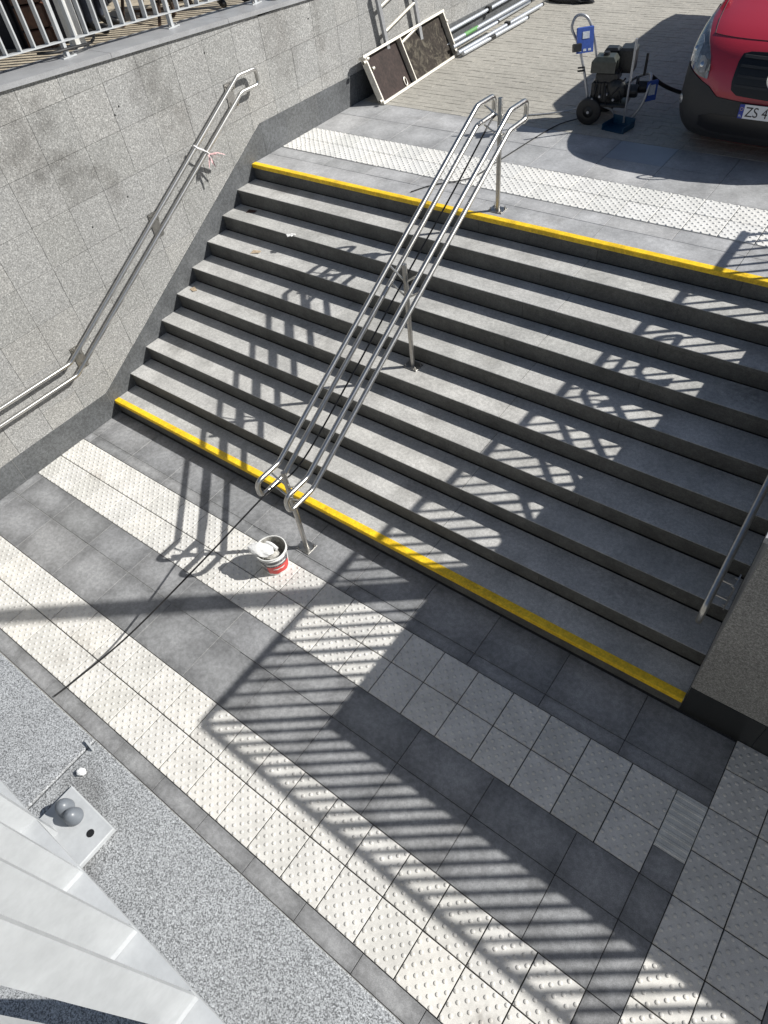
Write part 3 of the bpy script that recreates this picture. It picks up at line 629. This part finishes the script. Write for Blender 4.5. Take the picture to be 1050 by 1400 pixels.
# ladder
ld = empty('ladder', (.014, 5.80, ZT), 'aluminium ladder leaning on the granite wall behind the scaffold deck', 'ladder')
lx = lambda z_: 0.0
ld.rotation_euler.x = .22
for yy in (-.34, .36):
    b = MB(); b.prism([(.04, .12), (.04, 1.14), (.08, 1.14), (.08, .12)], yy - .027, yy + .027, 1)
    o = b.build('stile', M_gt, ld)
for k in range(4):
    z_ = .16 + k * .27
    MB().tube([(.06, -.326, z_), (.06, .346, z_)], .02, 10).build('rung', M_alu, ld, True)
# pole bundle
POLES = [((.40, 6.62), (.46, 8.30), .05, .026, 'silver scaffold pole with a black end, outermost of the bundle by the wall'), ((.33, 6.60), (.36, 8.95), .055, .026, 'long silver scaffold pole second from the outside of the bundle'),
         ((.25, 6.60), (.27, 7.75), .12, .022, 'short scaffold pole lying on top of the bundle'), ((.13, 6.58), (.14, 9.2), .13, .026, 'scaffold pole marked with a green band, middle of the bundle'),
         ((.10, 6.58), (.07, 9.1), .05, .028, 'greyer scaffold pole low in the bundle'), ((.055, 6.55), (.05, 8.9), .24, .024, 'scaffold pole against the granite wall, highest of the bundle')]
M_pole = mat('pole_aluminium', (.62, .65, .70), .35, .7, grain=(60, .06), blotch=(9, .1)); M_green = mat('green_band', (.12, .30, .10), .5, grain=(50, .1))
for k, ((ax, ay), (bx, by), zz_, r_, lab) in enumerate(POLES):
    p = empty('scaffold_pole', (ax, ay, ZT), lab, 'pole', 'scaffold poles along the foot of the wall')
    MB().tube([(0, 0, zz_), (bx - ax, by - ay, zz_)], r_, 12).build('tube', M_pole, p, True)
    MB().tube([(bx - ax, by - ay, zz_), (bx - ax, by - ay + .04, zz_)], r_ * 1.08, 12).build('end_cap', M_blackm, p, True)
    if k == 3: MB().tube([(0.001, .5, zz_), (.002, .85, zz_)], r_ + .0012, 12).build('green_band', M_green, p, True)
    if k == 0: MB().tube([(0.02, .62, zz_), (.03, .8, zz_)], r_ + .001, 12).build('band', M_blackm, p, True)
    if k in (1, 5):
        MB().box((-.035 + (bx - ax) * .5, (by - ay) * .55, zz_ - .04), (.035 + (bx - ax) * .5, (by - ay) * .55 + .07, zz_ + .04), .006).build('clamp', M_blackm, p)

# ================================================================ PRESSURE WASHER
pw = empty('pressure_washer', (3.06, 5.16, ZT), 'black wheeled pressure washer with a blue control panel, beside the red van', 'pressure washer')
M_eng = mat('engine_black', (.022, .023, .024), .38, .2, grain=(40, .3)); M_tank = mat('tank_dark_green', (.045, .05, .042), .32, grain=(30, .15)); M_gt = mat('grey_steel_tube', (.40, .41, .43), .35, .5, grain=(60, .1)); M_blue = mat('blue_plastic', (.045, .095, .36), .4, grain=(40, .08)); M_pan = mat('pale_sticker', (.55, .58, .62), .4, grain=(60, .15))
# coordinates are metres from the root, measured in the yard
AX = .16
def wl(x_, y_): return (x_ - 3.06, y_ - 5.16)
def P3(*p): return [(q[0] - 3.06, q[1] - 5.16, q[2]) for q in p]
for (wx, wy) in ((2.985, 5.08), (3.0, 5.48)):
    RW = Matrix.Rotation(AX, 4, 'Z') @ Matrix.Rotation(math.pi / 2, 4, 'X')
    wv = MB().lathe([(.055, -.035), (.112, -.04), (.13, -.03), (.136, 0), (.13, .03), (.112, .04), (.055, .035)], (0, 0, 0), 28, RW).build('tyre', M_black, pw, True)
    wv.location = (*wl(wx, wy), .129)
    MB().lathe([(.0001, .044), (.016, .044), (.020, .036), (.062, .020), (.068, .03), (.068, -.02), (.0001, -.03)], (0, 0, 0), 20, RW).build('rim', M_eng, wv, True); MB().lathe([(.0001, .05), (.014, .05), (.016, .04)], (0, 0, 0), 12, RW).build('hub', M_gt, wv, True)
MB().tube(fillet(P3((2.95, 5.13, .18), (2.87, 5.10, .5), (2.80, 5.06, .74), (2.73, 4.98, .90), (2.76, 5.02, 1.0), (2.85, 5.06, .99), (2.90, 5.10, .90), (2.93, 5.16, .74), (2.98, 5.20, .5), (3.0, 5.2, .2)), .07, 6), .0135, 10).build('handle_frame', M_gt, pw, True)
MB().tube(fillet(P3((2.98, 5.14, .20), (3.10, 5.15, .17), (3.20, 5.20, .13), (3.25, 5.24, .02), (3.40, 5.24, .02), (3.50, 5.26, .20), (3.53, 5.30, .38), (3.48, 5.42, .44), (3.30, 5.50, .36), (3.1, 5.44, .22)), .06, 6), .014, 10).build('base_frame', M_gt, pw, True)
RE = Matrix.Translation((*wl(3.10, 5.25), 0)) @ Matrix.Rotation(.2, 4, 'Z') @ Matrix.Scale(1.04, 4)
MB().box((-.20, -.15, .17), (.22, .15, .20), .01, RE).build('engine_plate', M_eng, pw)
e = MB(); e.box((-.15, -.11, .20), (.07, .14, .40), .03, RE); e.box((-.12, -.10, .38), (.10, .12, .47), .02, RE)
e.build('engine_block', M_eng, pw)
e = MB()
for k in range(7): e.box((-.13 + k * .03, -.125, .23), (-.117 + k * .03, -.105, .38), .002, RE)
fn_ = e.build('cooling_fins', M_gt, pw); fn_['kind'] = 'stuff'; fn_.data.materials[0] = M_eng
MB().lathe([(.04, -.05), (.095, -.04), (.10, .02), (.08, .04), (.03, .045), (.0001, .045)], (0, 0, 0), 24, RE @ Matrix.Translation((.10, -.10, .31)) @ Matrix.Rotation(math.pi / 2, 4, 'X')).build('starter_cover', M_eng, pw, True)
MB().box((-.17, -.14, .47), (.07, .07, .60), .035, RE).build('fuel_tank', M_tank, pw)
MB().lathe([(.0001, .03), (.03, .03), (.032, .022), (.032, 0)], (0, 0, 0), 16, RE @ Matrix.Translation((-.05, -.03, .597))).build('fuel_cap', M_black, pw, True)
MB().box((-.10, .09, .46), (.04, .22, .62), .02, RE).build('muffler_box', M_eng, pw)
MB().box((.05, .05, .42), (.21, .25, .63), .02, RE).build('air_filter', M_eng, pw)
MB().lathe([(.0001, .1), (.05, .1), (.06, .08), (.06, -.1), (.0001, -.1)], (0, 0, 0), 18, RE @ Matrix.Translation((.20, .0, .28)) @ Matrix.Rotation(math.pi / 2, 4, 'Y')).build('pump', M_eng, pw, True)
MB().lathe([(.03, -.08), (.10, -.08), (.10, -.06), (.055, -.05), (.055, .05), (.10, .06), (.10, .08), (.03, .08)], (0, 0, 0), 24, Matrix.Translation((*wl(3.42, 5.42), .30)) @ Matrix.Rotation(.3, 4, 'Z') @ Matrix.Rotation(math.pi / 2, 4, 'Y')).build('hose_reel', M_black, pw, True)
for k in range(4):
    MB().lathe([(.0001, .02), (.011, .02), (.013, .0), (.013, -.01)], (0, 0, 0), 10, RE @ Matrix.Translation((-.12 + k * .07, -.15 + .015 * (k % 2), .24 + .025 * (k % 3))) @ Matrix.Rotation(math.pi / 2, 4, 'X')).build('fitting', M_gt, pw, True)
for (a_, b_) in (((3.02, 5.14, .42), (3.0, 5.10, .22)), ((3.10, 5.15, .40), (3.16, 5.10, .2)), ((3.22, 5.2, .40), (3.30, 5.15, .22)), ((3.28, 5.24, .42), (3.2, 5.12, .3))):
    MB().tube(curve(P3(a_, ((a_[0] + b_[0]) / 2 + .02, (a_[1] + b_[1]) / 2 - .05, (a_[2] + b_[2]) / 2), b_), 5), .009, 8).build('fuel_line', M_black, pw, True)
PB = Matrix.Translation((*wl(2.875, 5.03), .80)) @ Matrix.Rotation(.75, 4, 'Z') @ Matrix.Rotation(-.25, 4, 'X')
MB().box((-.085, -.015, -.12), (.085, .015, .10), .008, PB).build('control_panel', M_blue, pw); MB().box((-.03, -.018, .0), (.04, -.0155, .06), 0, PB).build('panel_sticker', M_pan, pw)
MB().box((-.13, -.06, -.10), (-.05, .0, -.03), .008, PB).build('gun_holder', M_black, pw)
for k in range(3): MB().box((-.07 + k * .05, -.017, -.105), (-.04 + k * .05, -.0155, -.085), 0, PB).build('panel_sticker', M_pan, pw)
MB().box((-.06, -.006, -.10), (.06, .006, .09), .01, Matrix.Translation((*wl(3.545, 5.33), .31)) @ Matrix.Rotation(.9, 4, 'Z')).build('side_plate', M_blue, pw)
MB().box((-.035, -.009, -.045), (.035, -.0065, .05), 0, Matrix.Translation((*wl(3.545, 5.33), .31)) @ Matrix.Rotation(.9, 4, 'Z')).build('panel_sticker', M_pan, pw)
MB().tube(P3((3.40, 5.44, .40), (3.40, 5.45, .60)), .014, 8).build('lever', M_black, pw, True)
for z_ in (.53, .50): MB().tube(P3((2.88, 5.09, z_), (2.82, 5.05, z_)), .009, 8).build('knob', M_black, pw, True)
tag(MB().tube(curve([(3.48, 5.44, ZT + .40), (3.60, 5.52, ZT + .30), (3.75, 5.68, ZT + .20), (3.92, 5.72, ZT + .20), (4.10, 5.72, ZT + .28), (4.22, 5.74, ZT + .34)], 8), .02, 10).build('hose', M_black, None, True), 'thick black hose running from the pressure washer under the red van', 'hose')
tag(MB().tube(curve([(2.93, 5.22, ZT + .16), (2.72, 5.28, ZT + .05), (2.5, 5.2, ZT + .012), (2.26, 5.05, ZT + .012)], 8), .008, 8).build('hose', M_gt, None, True), 'thin grey high pressure hose on the paving left of the pressure washer', 'hose')
# dustpan on a stick
dp = empty('dustpan', (3.34, 5.07, ZT), 'blue long handled dustpan standing in front of the pressure washer', 'dustpan')
M_dp = mat('blue_dustpan_plastic', (.006, .05, .10), .4, grain=(40, .1))
b = MB(); b.box((-.13, -.11, .002), (.13, .11, .008)); b.box((-.13, .10, .002), (.13, .11, .09)); b.box((-.13, -.11, .002), (-.122, .11, .06)); b.box((.122, -.11, .002), (.13, .11, .06))
b.build('pan', M_dp, dp).rotation_euler.z = -.15
MB().tube([(.02, .09, .03), (.05, .02, .82)], .011, 10).build('stick', M_gt, dp, True)

# ================================================================ RED VAN
M_rp = mat('red_car_paint', (.40, .020, .038), .28, 0, grain=(300, .03), coat=.8); M_blkp = mat('black_bumper_plastic', (.022, .023, .025), .6, grain=(160, .15)); M_glass = mat('windscreen_glass', (.02, .025, .03), .05, 0, spec=.8)
M_lamp = mat('headlight_glass', (.16, .17, .18), .08, .35, grain=(30, .25), spec=.8, coat=1.0); M_chr = mat('chrome', (.72, .73, .74), .2, 1.0); M_refl = mat('lamp_reflector', (.36, .37, .38), .35, .6, grain=(40, .3), coat=1.0); M_plw = mat('plate_white', (.74, .75, .76), .4); M_eu = mat('plate_blue', (.01, .035, .30), .4); M_ink = mat('black_ink', (.01, .01, .012), .5); M_grl = mat('grille_black', (.006, .006, .007), .4)
van = empty('parked_van', (4.872, 4.66, ZT), 'red van with black bumper parked at the top right, number plate beginning ZS 4', 'van')
LAY = [(.13, .14, .83, .40), (.24, .03, .875, .42), (.36, .0, .895, .42), (.50, .0, .90, .43), (.58, .015, .90, .44), (.70, .05, .905, .46), (.80, .10, .91, .48), (.87, .17, .908, .50), (.93, .27, .902, .50), (.99, .44, .892, .46), (1.05, .66, .88, .42), (1.11, .92, .865, .40), (1.17, 1.10, .855, .38),
       (1.40, 1.42, .82, .36), (1.62, 1.74, .77, .34), (1.76, 1.98, .73, .32), (1.81, 2.2, .69, .3), (1.83, 2.6, .6, .28)]
PW_ = 3.0
def lay(z_):
    for a, b in zip(LAY[:-1], LAY[1:]):
        if a[0] <= z_ <= b[0]:
            t = (z_ - a[0]) / (b[0] - a[0]); return [a[k] + (b[k] - a[k]) * t for k in range(4)]
    return list(LAY[0] if z_ < LAY[0][0] else LAY[-1])
def vs(u, z_, off=0.0):
    """u in -1..1 across the front, beyond it along the side (metres)"""
    _, y0, hw, R_ = lay(z_); s = 1 if u >= 0 else -1; a = abs(u)
    def P(a):
        if a <= 1:
            th = a * math.pi / 2; return hw * math.sin(th) ** (2 / PW_) , y0 + R_ * (1 - math.cos(th) ** (2 / PW_))
        return hw, y0 + R_ + (a - 1)
    x_, y_ = P(a); e = .004; x2, y2 = P(a + e); x1, y1 = P(max(a - e, 0)); tx, ty = x2 - x1, y2 - y1; l = math.hypot(tx, ty) or 1
    return Vector((s * (x_ + off * ty / l), y_ - off * tx / l, z_))
def ux(x_, z_):
    hw = lay(z_)[2]; q = min(abs(x_) / hw, 1); return math.copysign(math.asin(q ** (PW_ / 2)) / (math.pi / 2), x_)
us = [-4.0, -3, -2, -1.5] + [-1 + k / 20 for k in range(41)] + [1.5, 2, 3, 4.0]
v = []; f = []
for L_ in LAY:
    for u in us: v.append(vs(u, L_[0]))
nu = len(us)
for i in range(len(LAY) - 1):
    for k in range(nu - 1): f.append((i * nu + k, i * nu + k + 1, (i + 1) * nu + k + 1, (i + 1) * nu + k))
top = len(LAY) - 1; f.append(tuple(top * nu + k for k in range(nu))); f.append(tuple(i * nu for i in range(len(LAY))) + tuple(i * nu + nu - 1 for i in reversed(range(len(LAY)))))
body = mk('body', v, f, M_rp, van); me = body.data; me.polygons.foreach_set('use_smooth', [len(p.vertices) == 4 for p in me.polygons]); me.set_sharp_from_angle(angle=math.radians(50))
def vpatch(name, cols, nr, off, m, par=van, conv=True, th=.02):
    """cols: (x or u, z_bottom, z_top); a panel that follows the body surface, with its edges returned"""
    v = []; f = []; nc = len(cols)
    for (x_, zb, zt) in cols:
        for r in range(nr + 1):
            z_ = zb + (zt - zb) * r / nr; u = ux(x_, z_) if conv else x_; v.append(vs(u, z_, off))
    n1 = nr + 1
    for c in range(nc - 1):
        for r in range(nr): f.append((c * n1 + r, (c + 1) * n1 + r, (c + 1) * n1 + r + 1, c * n1 + r + 1))
    rim = [c * n1 for c in range(nc)] + [(nc - 1) * n1 + r for r in range(1, n1)] + [c * n1 + nr for c in range(nc - 2, -1, -1)] + [r for r in range(nr - 1, 0, -1)]
    base = len(v)
    for q in rim:
        p = v[q]; v.append(p + Vector((0, th, 0)) if abs(p.x) < .8 else p + Vector((-math.copysign(th, p.x), .004, 0)))
    n = len(rim)
    for k in range(n): f.append((rim[k], base + k, base + (k + 1) % n, rim[(k + 1) % n]))
    o = mk(name, v, f, m, par); o.data.polygons.foreach_set('use_smooth', [True] * len(o.data.polygons)); o.data.set_sharp_from_angle(angle=math.radians(40)); return o
def lerp_cols(keys, n):
    out = []
    for (a, b) in zip(keys[:-1], keys[1:]):
        for k in range(n): t = k / n; out.append(tuple(a[j] + (b[j] - a[j]) * t for j in range(3)))
    return out + [keys[-1]]
# black bumper in u-space
bu = lerp_cols([(-1.75, .22, .66), (-1.0, .14, .69), (-.80, .14, .70), (-.55, .14, .655), (-.36, .14, .60), (-.27, .14, .535), (0, .14, .515), (.27, .14, .535), (.36, .14, .60), (.55, .14, .655), (.80, .14, .70), (1.0, .14, .69), (1.75, .22, .66)], 5)
vpatch('bumper', bu, 8, .012, M_blkp, conv=False)
vpatch('lower_grille', lerp_cols([(-.62, .27, .36), (-.5, .24, .40), (0, .24, .41), (.5, .24, .40), (.62, .27, .36)], 4), 3, .016, M_grl)
vpatch('grille', lerp_cols([(-.405, .66, .80), (-.39, .60, .85), (-.33, .565, .865), (0, .55, .875), (.33, .565, .865), (.39, .60, .85), (.405, .66, .80)], 4), 6, .006, M_grl)
for z_ in (.63, .70, .77, .83): vpatch('grille_slat', lerp_cols([(-.37, z_, z_ + .018), (0, z_ - .008, z_ + .012), (.37, z_, z_ + .018)], 6), 1, .013, M_blkp)
for s in (-1, 1):
    hl = [(s * .985, .90, 1.0), (s * .93, .80, 1.02), (s * .84, .735, 1.0), (s * .72, .70, .965), (s * .60, .675, .92), (s * .50, .655, .86), (s * .43, .65, .80), (s * .40, .65, .72)]
    keys = sorted(hl); h_ = vpatch('headlight', lerp_cols(keys, 3), 8, .008, M_lamp, conv=False)
    for (u0, u1, z0, z1) in ((.60, .78, .74, .90), (.45, .56, .69, .80)):
        vpatch('reflector', lerp_cols(sorted([(s * u0, z0, z1 - .03), (s * (u0 + u1) / 2, z0 - .01, z1), (s * u1, z0 + .02, z1 - .01)]), 3), 4, .0105, M_refl, par=h_, conv=False, th=.001)
    for (u, z_) in ((.69, .82), (.50, .74)):
        p = vs(s * u, z_, .013); MB().lathe([(.022, 0), (.016, .004), (.0001, .005)], tuple(p), 14, Matrix.Rotation(math.pi / 2 - .5, 4, 'X')).build('bulb', M_chr, h_, True)
    p = vs(s * .76, .43, .012); MB().lathe([(.04, 0), (.035, .006), (.02, .009), (.0001, .010)], tuple(p), 18, Matrix.Rotation(s * .75, 4, 'Z') @ Matrix.Rotation(math.pi / 2, 4, 'X')).build('fog_light', M_refl, van, True)
# bonnet seam
seam = [vs(-1 * .52 + 1.04 * k / 24, .925, .0015) for k in range(25)]
MB().tube([p for p in seam], .003, 6).build('bonnet_seam', M_ink, van, True)
for s in (-1, 1): MB().tube([vs(s * (.52 + .04 * k), .925 + .03 * k, .0015) for k in range(8)], .003, 6).build('bonnet_seam', M_ink, van, True)
vpatch('windscreen', lerp_cols([(-.90, 1.20, 1.66), (-.5, 1.17, 1.72), (0, 1.16, 1.74), (.5, 1.17, 1.72), (.90, 1.20, 1.66)], 4), 8, .004, M_glass, conv=False)
for s in (-1, 1):
    ks = sorted([(s * 1.25, 1.15, 1.55), (s * 2.1, 1.15, 1.68)]); vpatch('side_window', lerp_cols(ks, 4), 5, .004, M_glass, conv=False)
    vpatch('side_trim', lerp_cols(sorted([(s * 1.9, .30, .42), (s * 3.2, .30, .42)]), 3), 2, .01, M_blkp, conv=False)
    for yy in (.80, 3.35):
        w_ = MB().lathe([(.20, -.09), (.29, -.10), (.315, -.08), (.32, 0), (.315, .08), (.29, .10), (.20, .09)], (0, 0, 0), 32, Matrix.Rotation(math.pi / 2, 4, 'Y')).build('tyre', M_black, van, True); w_.location = (s * .80, yy, .32)
        MB().lathe([(.0001, .10), (.06, .10), (.09, .07), (.2, .085), (.2, -.08), (.0001, -.05)], (0, 0, 0), 24, Matrix.Rotation(s * math.pi / 2, 4, 'Y')).build('rim', M_gt, w_, True)
    mm = MB().box((s * .90 if s > 0 else -1.02, 1.0, 1.08), (1.02 if s > 0 else -.90, 1.10, 1.26), .02).build('door_mirror', M_rp, van)
# number plate, built round the text
PY = -.03
pp = MB().box((-.265, -.008, 0), (.265, .0, .118)).build('number_plate', M_blkp, van); pp.location = (.0, PY, .405); pp.rotation_euler.x = -.06
MB().box((-.26, -.0105, .003), (.26, -.0085, .115)).build('plate_face', M_plw, pp); MB().box((-.26, -.012, .003), (-.218, -.0107, .115)).build('plate_band', M_eu, pp)
def text(name, s, size, loc, m, par, sx=1.0, ext=.0006):
    cu = bpy.data.curves.new(name, 'FONT'); cu.body = s; cu.size = size; cu.extrude = ext; o0 = bpy.data.objects.new(name, cu); COL.objects.link(o0)
    dg = bpy.context.evaluated_depsgraph_get(); me = bpy.data.meshes.new_from_object(o0.evaluated_get(dg)); bpy.data.objects.remove(o0); me.materials.clear(); me.materials.append(m)
    o = ob(name, me, par, loc); o.rotation_euler = (math.pi / 2, 0, 0); o.scale = (sx, 1, 1); return o
text('plate_letters', 'ZS 4', .112, (-.205, -.0118, .021), M_ink, pp, .92)
text('country_letters', 'PL', .026, (-.253, -.0135, .014), M_plw, pp)
star = MB()
for k in range(12):
    a = 2 * math.pi * k / 12; star.lathe([(.0024, 0), (.0001, .0006)], (-.239 + .0125 * math.cos(a), -.0125, .078 + .0125 * math.sin(a)), 5, Matrix.Rotation(math.pi / 2, 4, 'X'))
star.build('star_ring', M_yel, pp)
ps = vs(0, .72, .028)
em = MB().tube([(ps.x + .104 * math.cos(t), ps.y - .012, ps.z + .104 * math.sin(t)) for t in [2 * math.pi * k / 40 for k in range(40)]], .009, 8, closed=True)
for a in (90, 210, 330):
    t = math.radians(a); n = Vector((-math.sin(t), 0, math.cos(t))) * .013; c0 = Vector((ps.x, ps.y - .016, ps.z)); tip = c0 + Vector((math.cos(t), 0, math.sin(t))) * .098; b0 = c0 + Vector((0, .008, 0))
    em.add([c0, b0 + n, tip, b0 - n], [(0, 1, 2), (0, 2, 3)])
em.build('emblem', M_chr, van, True)

# ================================================================ TERRACE THINGS (top left)
tz = lambda y_: zc(y_)
wp = empty('white_post', (-.74, 1.64, tz(1.66)), 'thick white square timber post behind the left railing', 'post')
MB().box((-.055, -.055, 0), (.055, .055, 2.6), .004).build('post', M_whited, wp); MB().box((-.075, -.075, 0), (.075, .075, .02), .003).build('foot', M_whited, wp)
tag(MB().tube(curve([(-.33, .98, tz(1) + .11), (-.24, 1.06, tz(1) + .10), (-.225, 1.25, tz(1.2) + .10), (-.3, 1.5, tz(1.5) + .09), (-.55, 1.72, tz(1.7) + .10), (-.68, 1.74, tz(1.7) + .12)], 8), .012, 8).build('cable', M_black, None, True), 'black cable looped round the left railing and the white post', 'cable')
M_dwood = mat('dark_brown_wood', (.075, .032, .018), .5, grain=(30, .3), blotch=(4, .3)); M_dark = mat('dark_fabric', (.012, .013, .018), .8, grain=(30, .3), blotch=(3, .4)); M_tan = mat('tan_wood', (.42, .29, .19), .6, grain=(30, .15), blotch=(6, .2)); M_brown = mat('brown_chair_frame', (.05, .03, .02), .5, grain=(40, .2))
kk = empty('market_stall', (-.98, 1.70, tz(1.7) - .03), 'dark fabric sided stall in deep shade behind the left railing', 'stall', None, math.atan2(-.658, -.753))
MB().box((0, -.03, 0), (3.2, .03, 2.6)).build('side_curtain', M_dark, kk); MB().box((-.03, -2.4, 0), (.03, -.03, 2.6)).build('side_curtain', M_dark, kk)
for k in range(9): MB().tube([(.1 + k * .34, .04, 0), (.1 + k * .34, .045, 2.6)], .03, 8).build('curtain_fold', M_dark, kk, True)
for k in range(9): MB().tube([(-.04, -.15 - k * .26, 0), (-.045, -.15 - k * .26, 2.6)], .025, 8).build('curtain_fold', M_dark, kk, True)
MB().box((-.3, -2.6, 2.6), (3.4, .9, 2.65)).build('roof', M_dark, kk)
for k in range(5): MB().box((.08, .05, .02 + k * .19), (.34, .16, .195 + k * .19), .01).build('drawer', M_dwood, kk)
MB().box((.9, .06, .0), (1.7, .3, .35), .03).build('bench', M_dark, kk)
for k, (cx_, cy_, a) in enumerate(((-.92, 2.62, .5), (-1.12, 3.02, .35), (-1.38, 3.38, .6))):
    c = empty('folding_chair', (cx_, cy_, tz(cy_)), ['tan wooden folding chair with a brown frame, nearest to the railing', 'tan wooden folding chair, middle of the three on the terrace', 'tan wooden folding chair, farthest right of the three on the terrace'][k], 'chair', 'folding chairs on the terrace', a)
    for j in range(4): MB().box((-.2, -.19 + j * .10, .43), (.2, -.10 + j * .10, .452), .003).build('seat_slat', M_tan, c)
    for s in (-1, 1):
        MB().prism([(-.20, 0), (-.165, 0), (.20, .44), (.165, .44)], s * .20 - .012, s * .20 + .012, 0).build('leg', M_brown, c); MB().prism([(.20, 0), (.235, 0), (-.10, .86), (-.135, .86)], s * .225 - .012, s * .225 + .012, 0).build('leg', M_brown, c)
    for j in range(3): MB().box((-.21, -.11 - .0 + j * -.012, .60 + j * .09), (.21, -.095 + j * -.012, .67 + j * .09), .002).build('back_slat', M_tan, c)
    MB().box((-.2, .175, .06), (.2, .195, .085)).build('stretcher', M_brown, c)

def person(loc, rz, label, pants, shirt, boots, skin, lean_=0.0, scale=1.0):
    root = empty('person', loc, label, 'person', None, rz)
    J = {'pel': (0, 0, .95), 'sp': (0, .01, 1.12), 'ch': (0, .02, 1.32), 'nk': (0, .015, 1.50), 'hd': (0, .0, 1.63), 'ht': (0, 0, 1.74)}
    V = []; Ed = []; Rr = []; idx_ = {}
    def av(n, p, r): idx_[n] = len(V); V.append(p); Rr.append(r)
    for n, r in (('pel', (.15, .11)), ('sp', (.135, .095)), ('ch', (.16, .105)), ('nk', (.055, .055)), ('hd', (.078, .095)), ('ht', (.055, .07))): av(n, J[n], r)
    Ed += [(0, 1), (1, 2), (2, 3), (3, 4), (4, 5)]
    for s in (-1, 1):
        t = 'L' if s < 0 else 'R'
        av('hip' + t, (s * .09, 0, .88), (.085, .09)); av('kn' + t, (s * .11, -.02 if s > 0 else .03, .50), (.06, .062)); av('an' + t, (s * .12, .02 if s > 0 else .06, .09), (.042, .045)); av('to' + t, (s * .13, -.15 if s > 0 else -.11, .04), (.04, .035))
        Ed += [(idx_['pel'], idx_['hip' + t]), (idx_['hip' + t], idx_['kn' + t]), (idx_['kn' + t], idx_['an' + t]), (idx_['an' + t], idx_['to' + t])]
        av('sh' + t, (s * .18, .02, 1.42), (.06, .06)); av('el' + t, (s * .25, .04, 1.14), (.042, .042)); av('wr' + t, (s * .25, -.10, .93), (.028, .03)); av('pa' + t, (s * .245, -.14, .86), (.032, .02))
        Ed += [(idx_['ch'], idx_['sh' + t]), (idx_['sh' + t], idx_['el' + t]), (idx_['el' + t], idx_['wr' + t]), (idx_['wr' + t], idx_['pa' + t])]
    me = bpy.data.meshes.new('body'); me.from_pydata(V, Ed, []); o = ob('body', me, root)
    md = o.modifiers.new('skin', 'SKIN'); md.use_smooth_shade = True
    for k, r in enumerate(Rr): me.skin_vertices[0].data[k].radius = r
    me.skin_vertices[0].data[0].use_root = True
    sb = o.modifiers.new('sub', 'SUBSURF'); sb.levels = 2; sb.render_levels = 2
    dg = bpy.context.evaluated_depsgraph_get(); ev = o.evaluated_get(dg); nm = bpy.data.meshes.new_from_object(ev); o.modifiers.clear(); o.data = nm; nm.name = 'body'
    nm.materials.clear()
    for q in (skin, pants, shirt, boots): nm.materials.append(q)
    for p in nm.polygons:
        c = p.center; p.use_smooth = True
        p.material_index = 3 if c.z < .13 else (1 if c.z < .97 and abs(c.x) < .205 else (2 if c.z < 1.49 and not (abs(c.x) > .2 and c.z < .98) else 0))
    # hands: four fingers and a thumb each
    for s in (-1, 1):
        h_ = MB()
        for q, ln in enumerate((.062, .072, .068, .052)):
            y0 = -.165 + q * .018; h_.tube([(s * .245, y0, .86), (s * .243, y0 - .012, .86 - ln * .5), (s * .235, y0 - .004, .86 - ln)], [.0095, .0085, .006], 8)
        h_.tube([(s * .235, -.165, .89), (s * .225, -.185, .865), (s * .222, -.188, .84)], [.011, .009, .007], 8); h_.build('hand', skin, root, True)
    hb_ = MB(); hb_.lathe([(.0001, .125), (.05, .115), (.085, .07), (.098, .01), (.092, -.05), (.07, -.09)], (0, .012, 1.665), 20); hb_.build('hair', M_brown, root, True)
    for s in (-1, 1): MB().lathe([(.0001, .008), (.007, .005), (.009, 0)], (s * .03, -.088, 1.665), 8, Matrix.Rotation(math.pi / 2, 4, 'X')).build('eye', M_ink, root, True)
    MB().tube([(0, -.088, 1.66), (0, -.112, 1.628)], [.008, .014], 8).build('nose', skin, root, True); MB().box((-.022, -.094, 1.592), (.022, -.086, 1.598)).build('mouth', M_taper, root)
    root.scale = (scale,) * 3; return root
M_skin = mat('skin', (.50, .26, .20), .5, grain=(50, .05)); M_jean = mat('dark_denim', (.035, .042, .062), .85, grain=(60, .3), blotch=(12, .4), bump=(18, .6, .02)); M_shirt = mat('black_shirt', (.014, .014, .018), .8, grain=(60, .2)); M_boot = mat('black_leather', (.01, .01, .01), .5, grain=(30, .2)); M_maroon = mat('maroon_shirt', (.12, .02, .02), .8, grain=(60, .2))
person((-1.02, 2.14, tz(2.14)), 2.2, 'person in dark jeans standing behind the left railing beside the white post', M_jean, M_maroon, M_boot, M_skin)
person((-.62, 3.56, tz(3.56)), 1.2, 'person in black trousers and boots standing by the last posts of the left railing', M_boot, M_shirt, M_boot, M_skin)
# white sheets reflected by the coping: an added white crumple stands in for them
o = crumple('reflection_stand_in', (0, 0, 0), .07, .05, .04, 21, M_rag, None); o.location = (-.17, 3.78, tz(3.78) + .075); tag(o, 'crumpled white form standing in for a reflection on the left coping', 'stand-in')

o = crumple('dark_patch_stand_in', (0, 0, 0), .42, .16, .06, 31, M_boot, None); o.location = (.62, 9.42, ZT + .03); tag(o, 'black crumpled form standing in for a dark patch at the top edge, past the scaffold poles', 'mat')  # black form added where the yard shows a dark patch
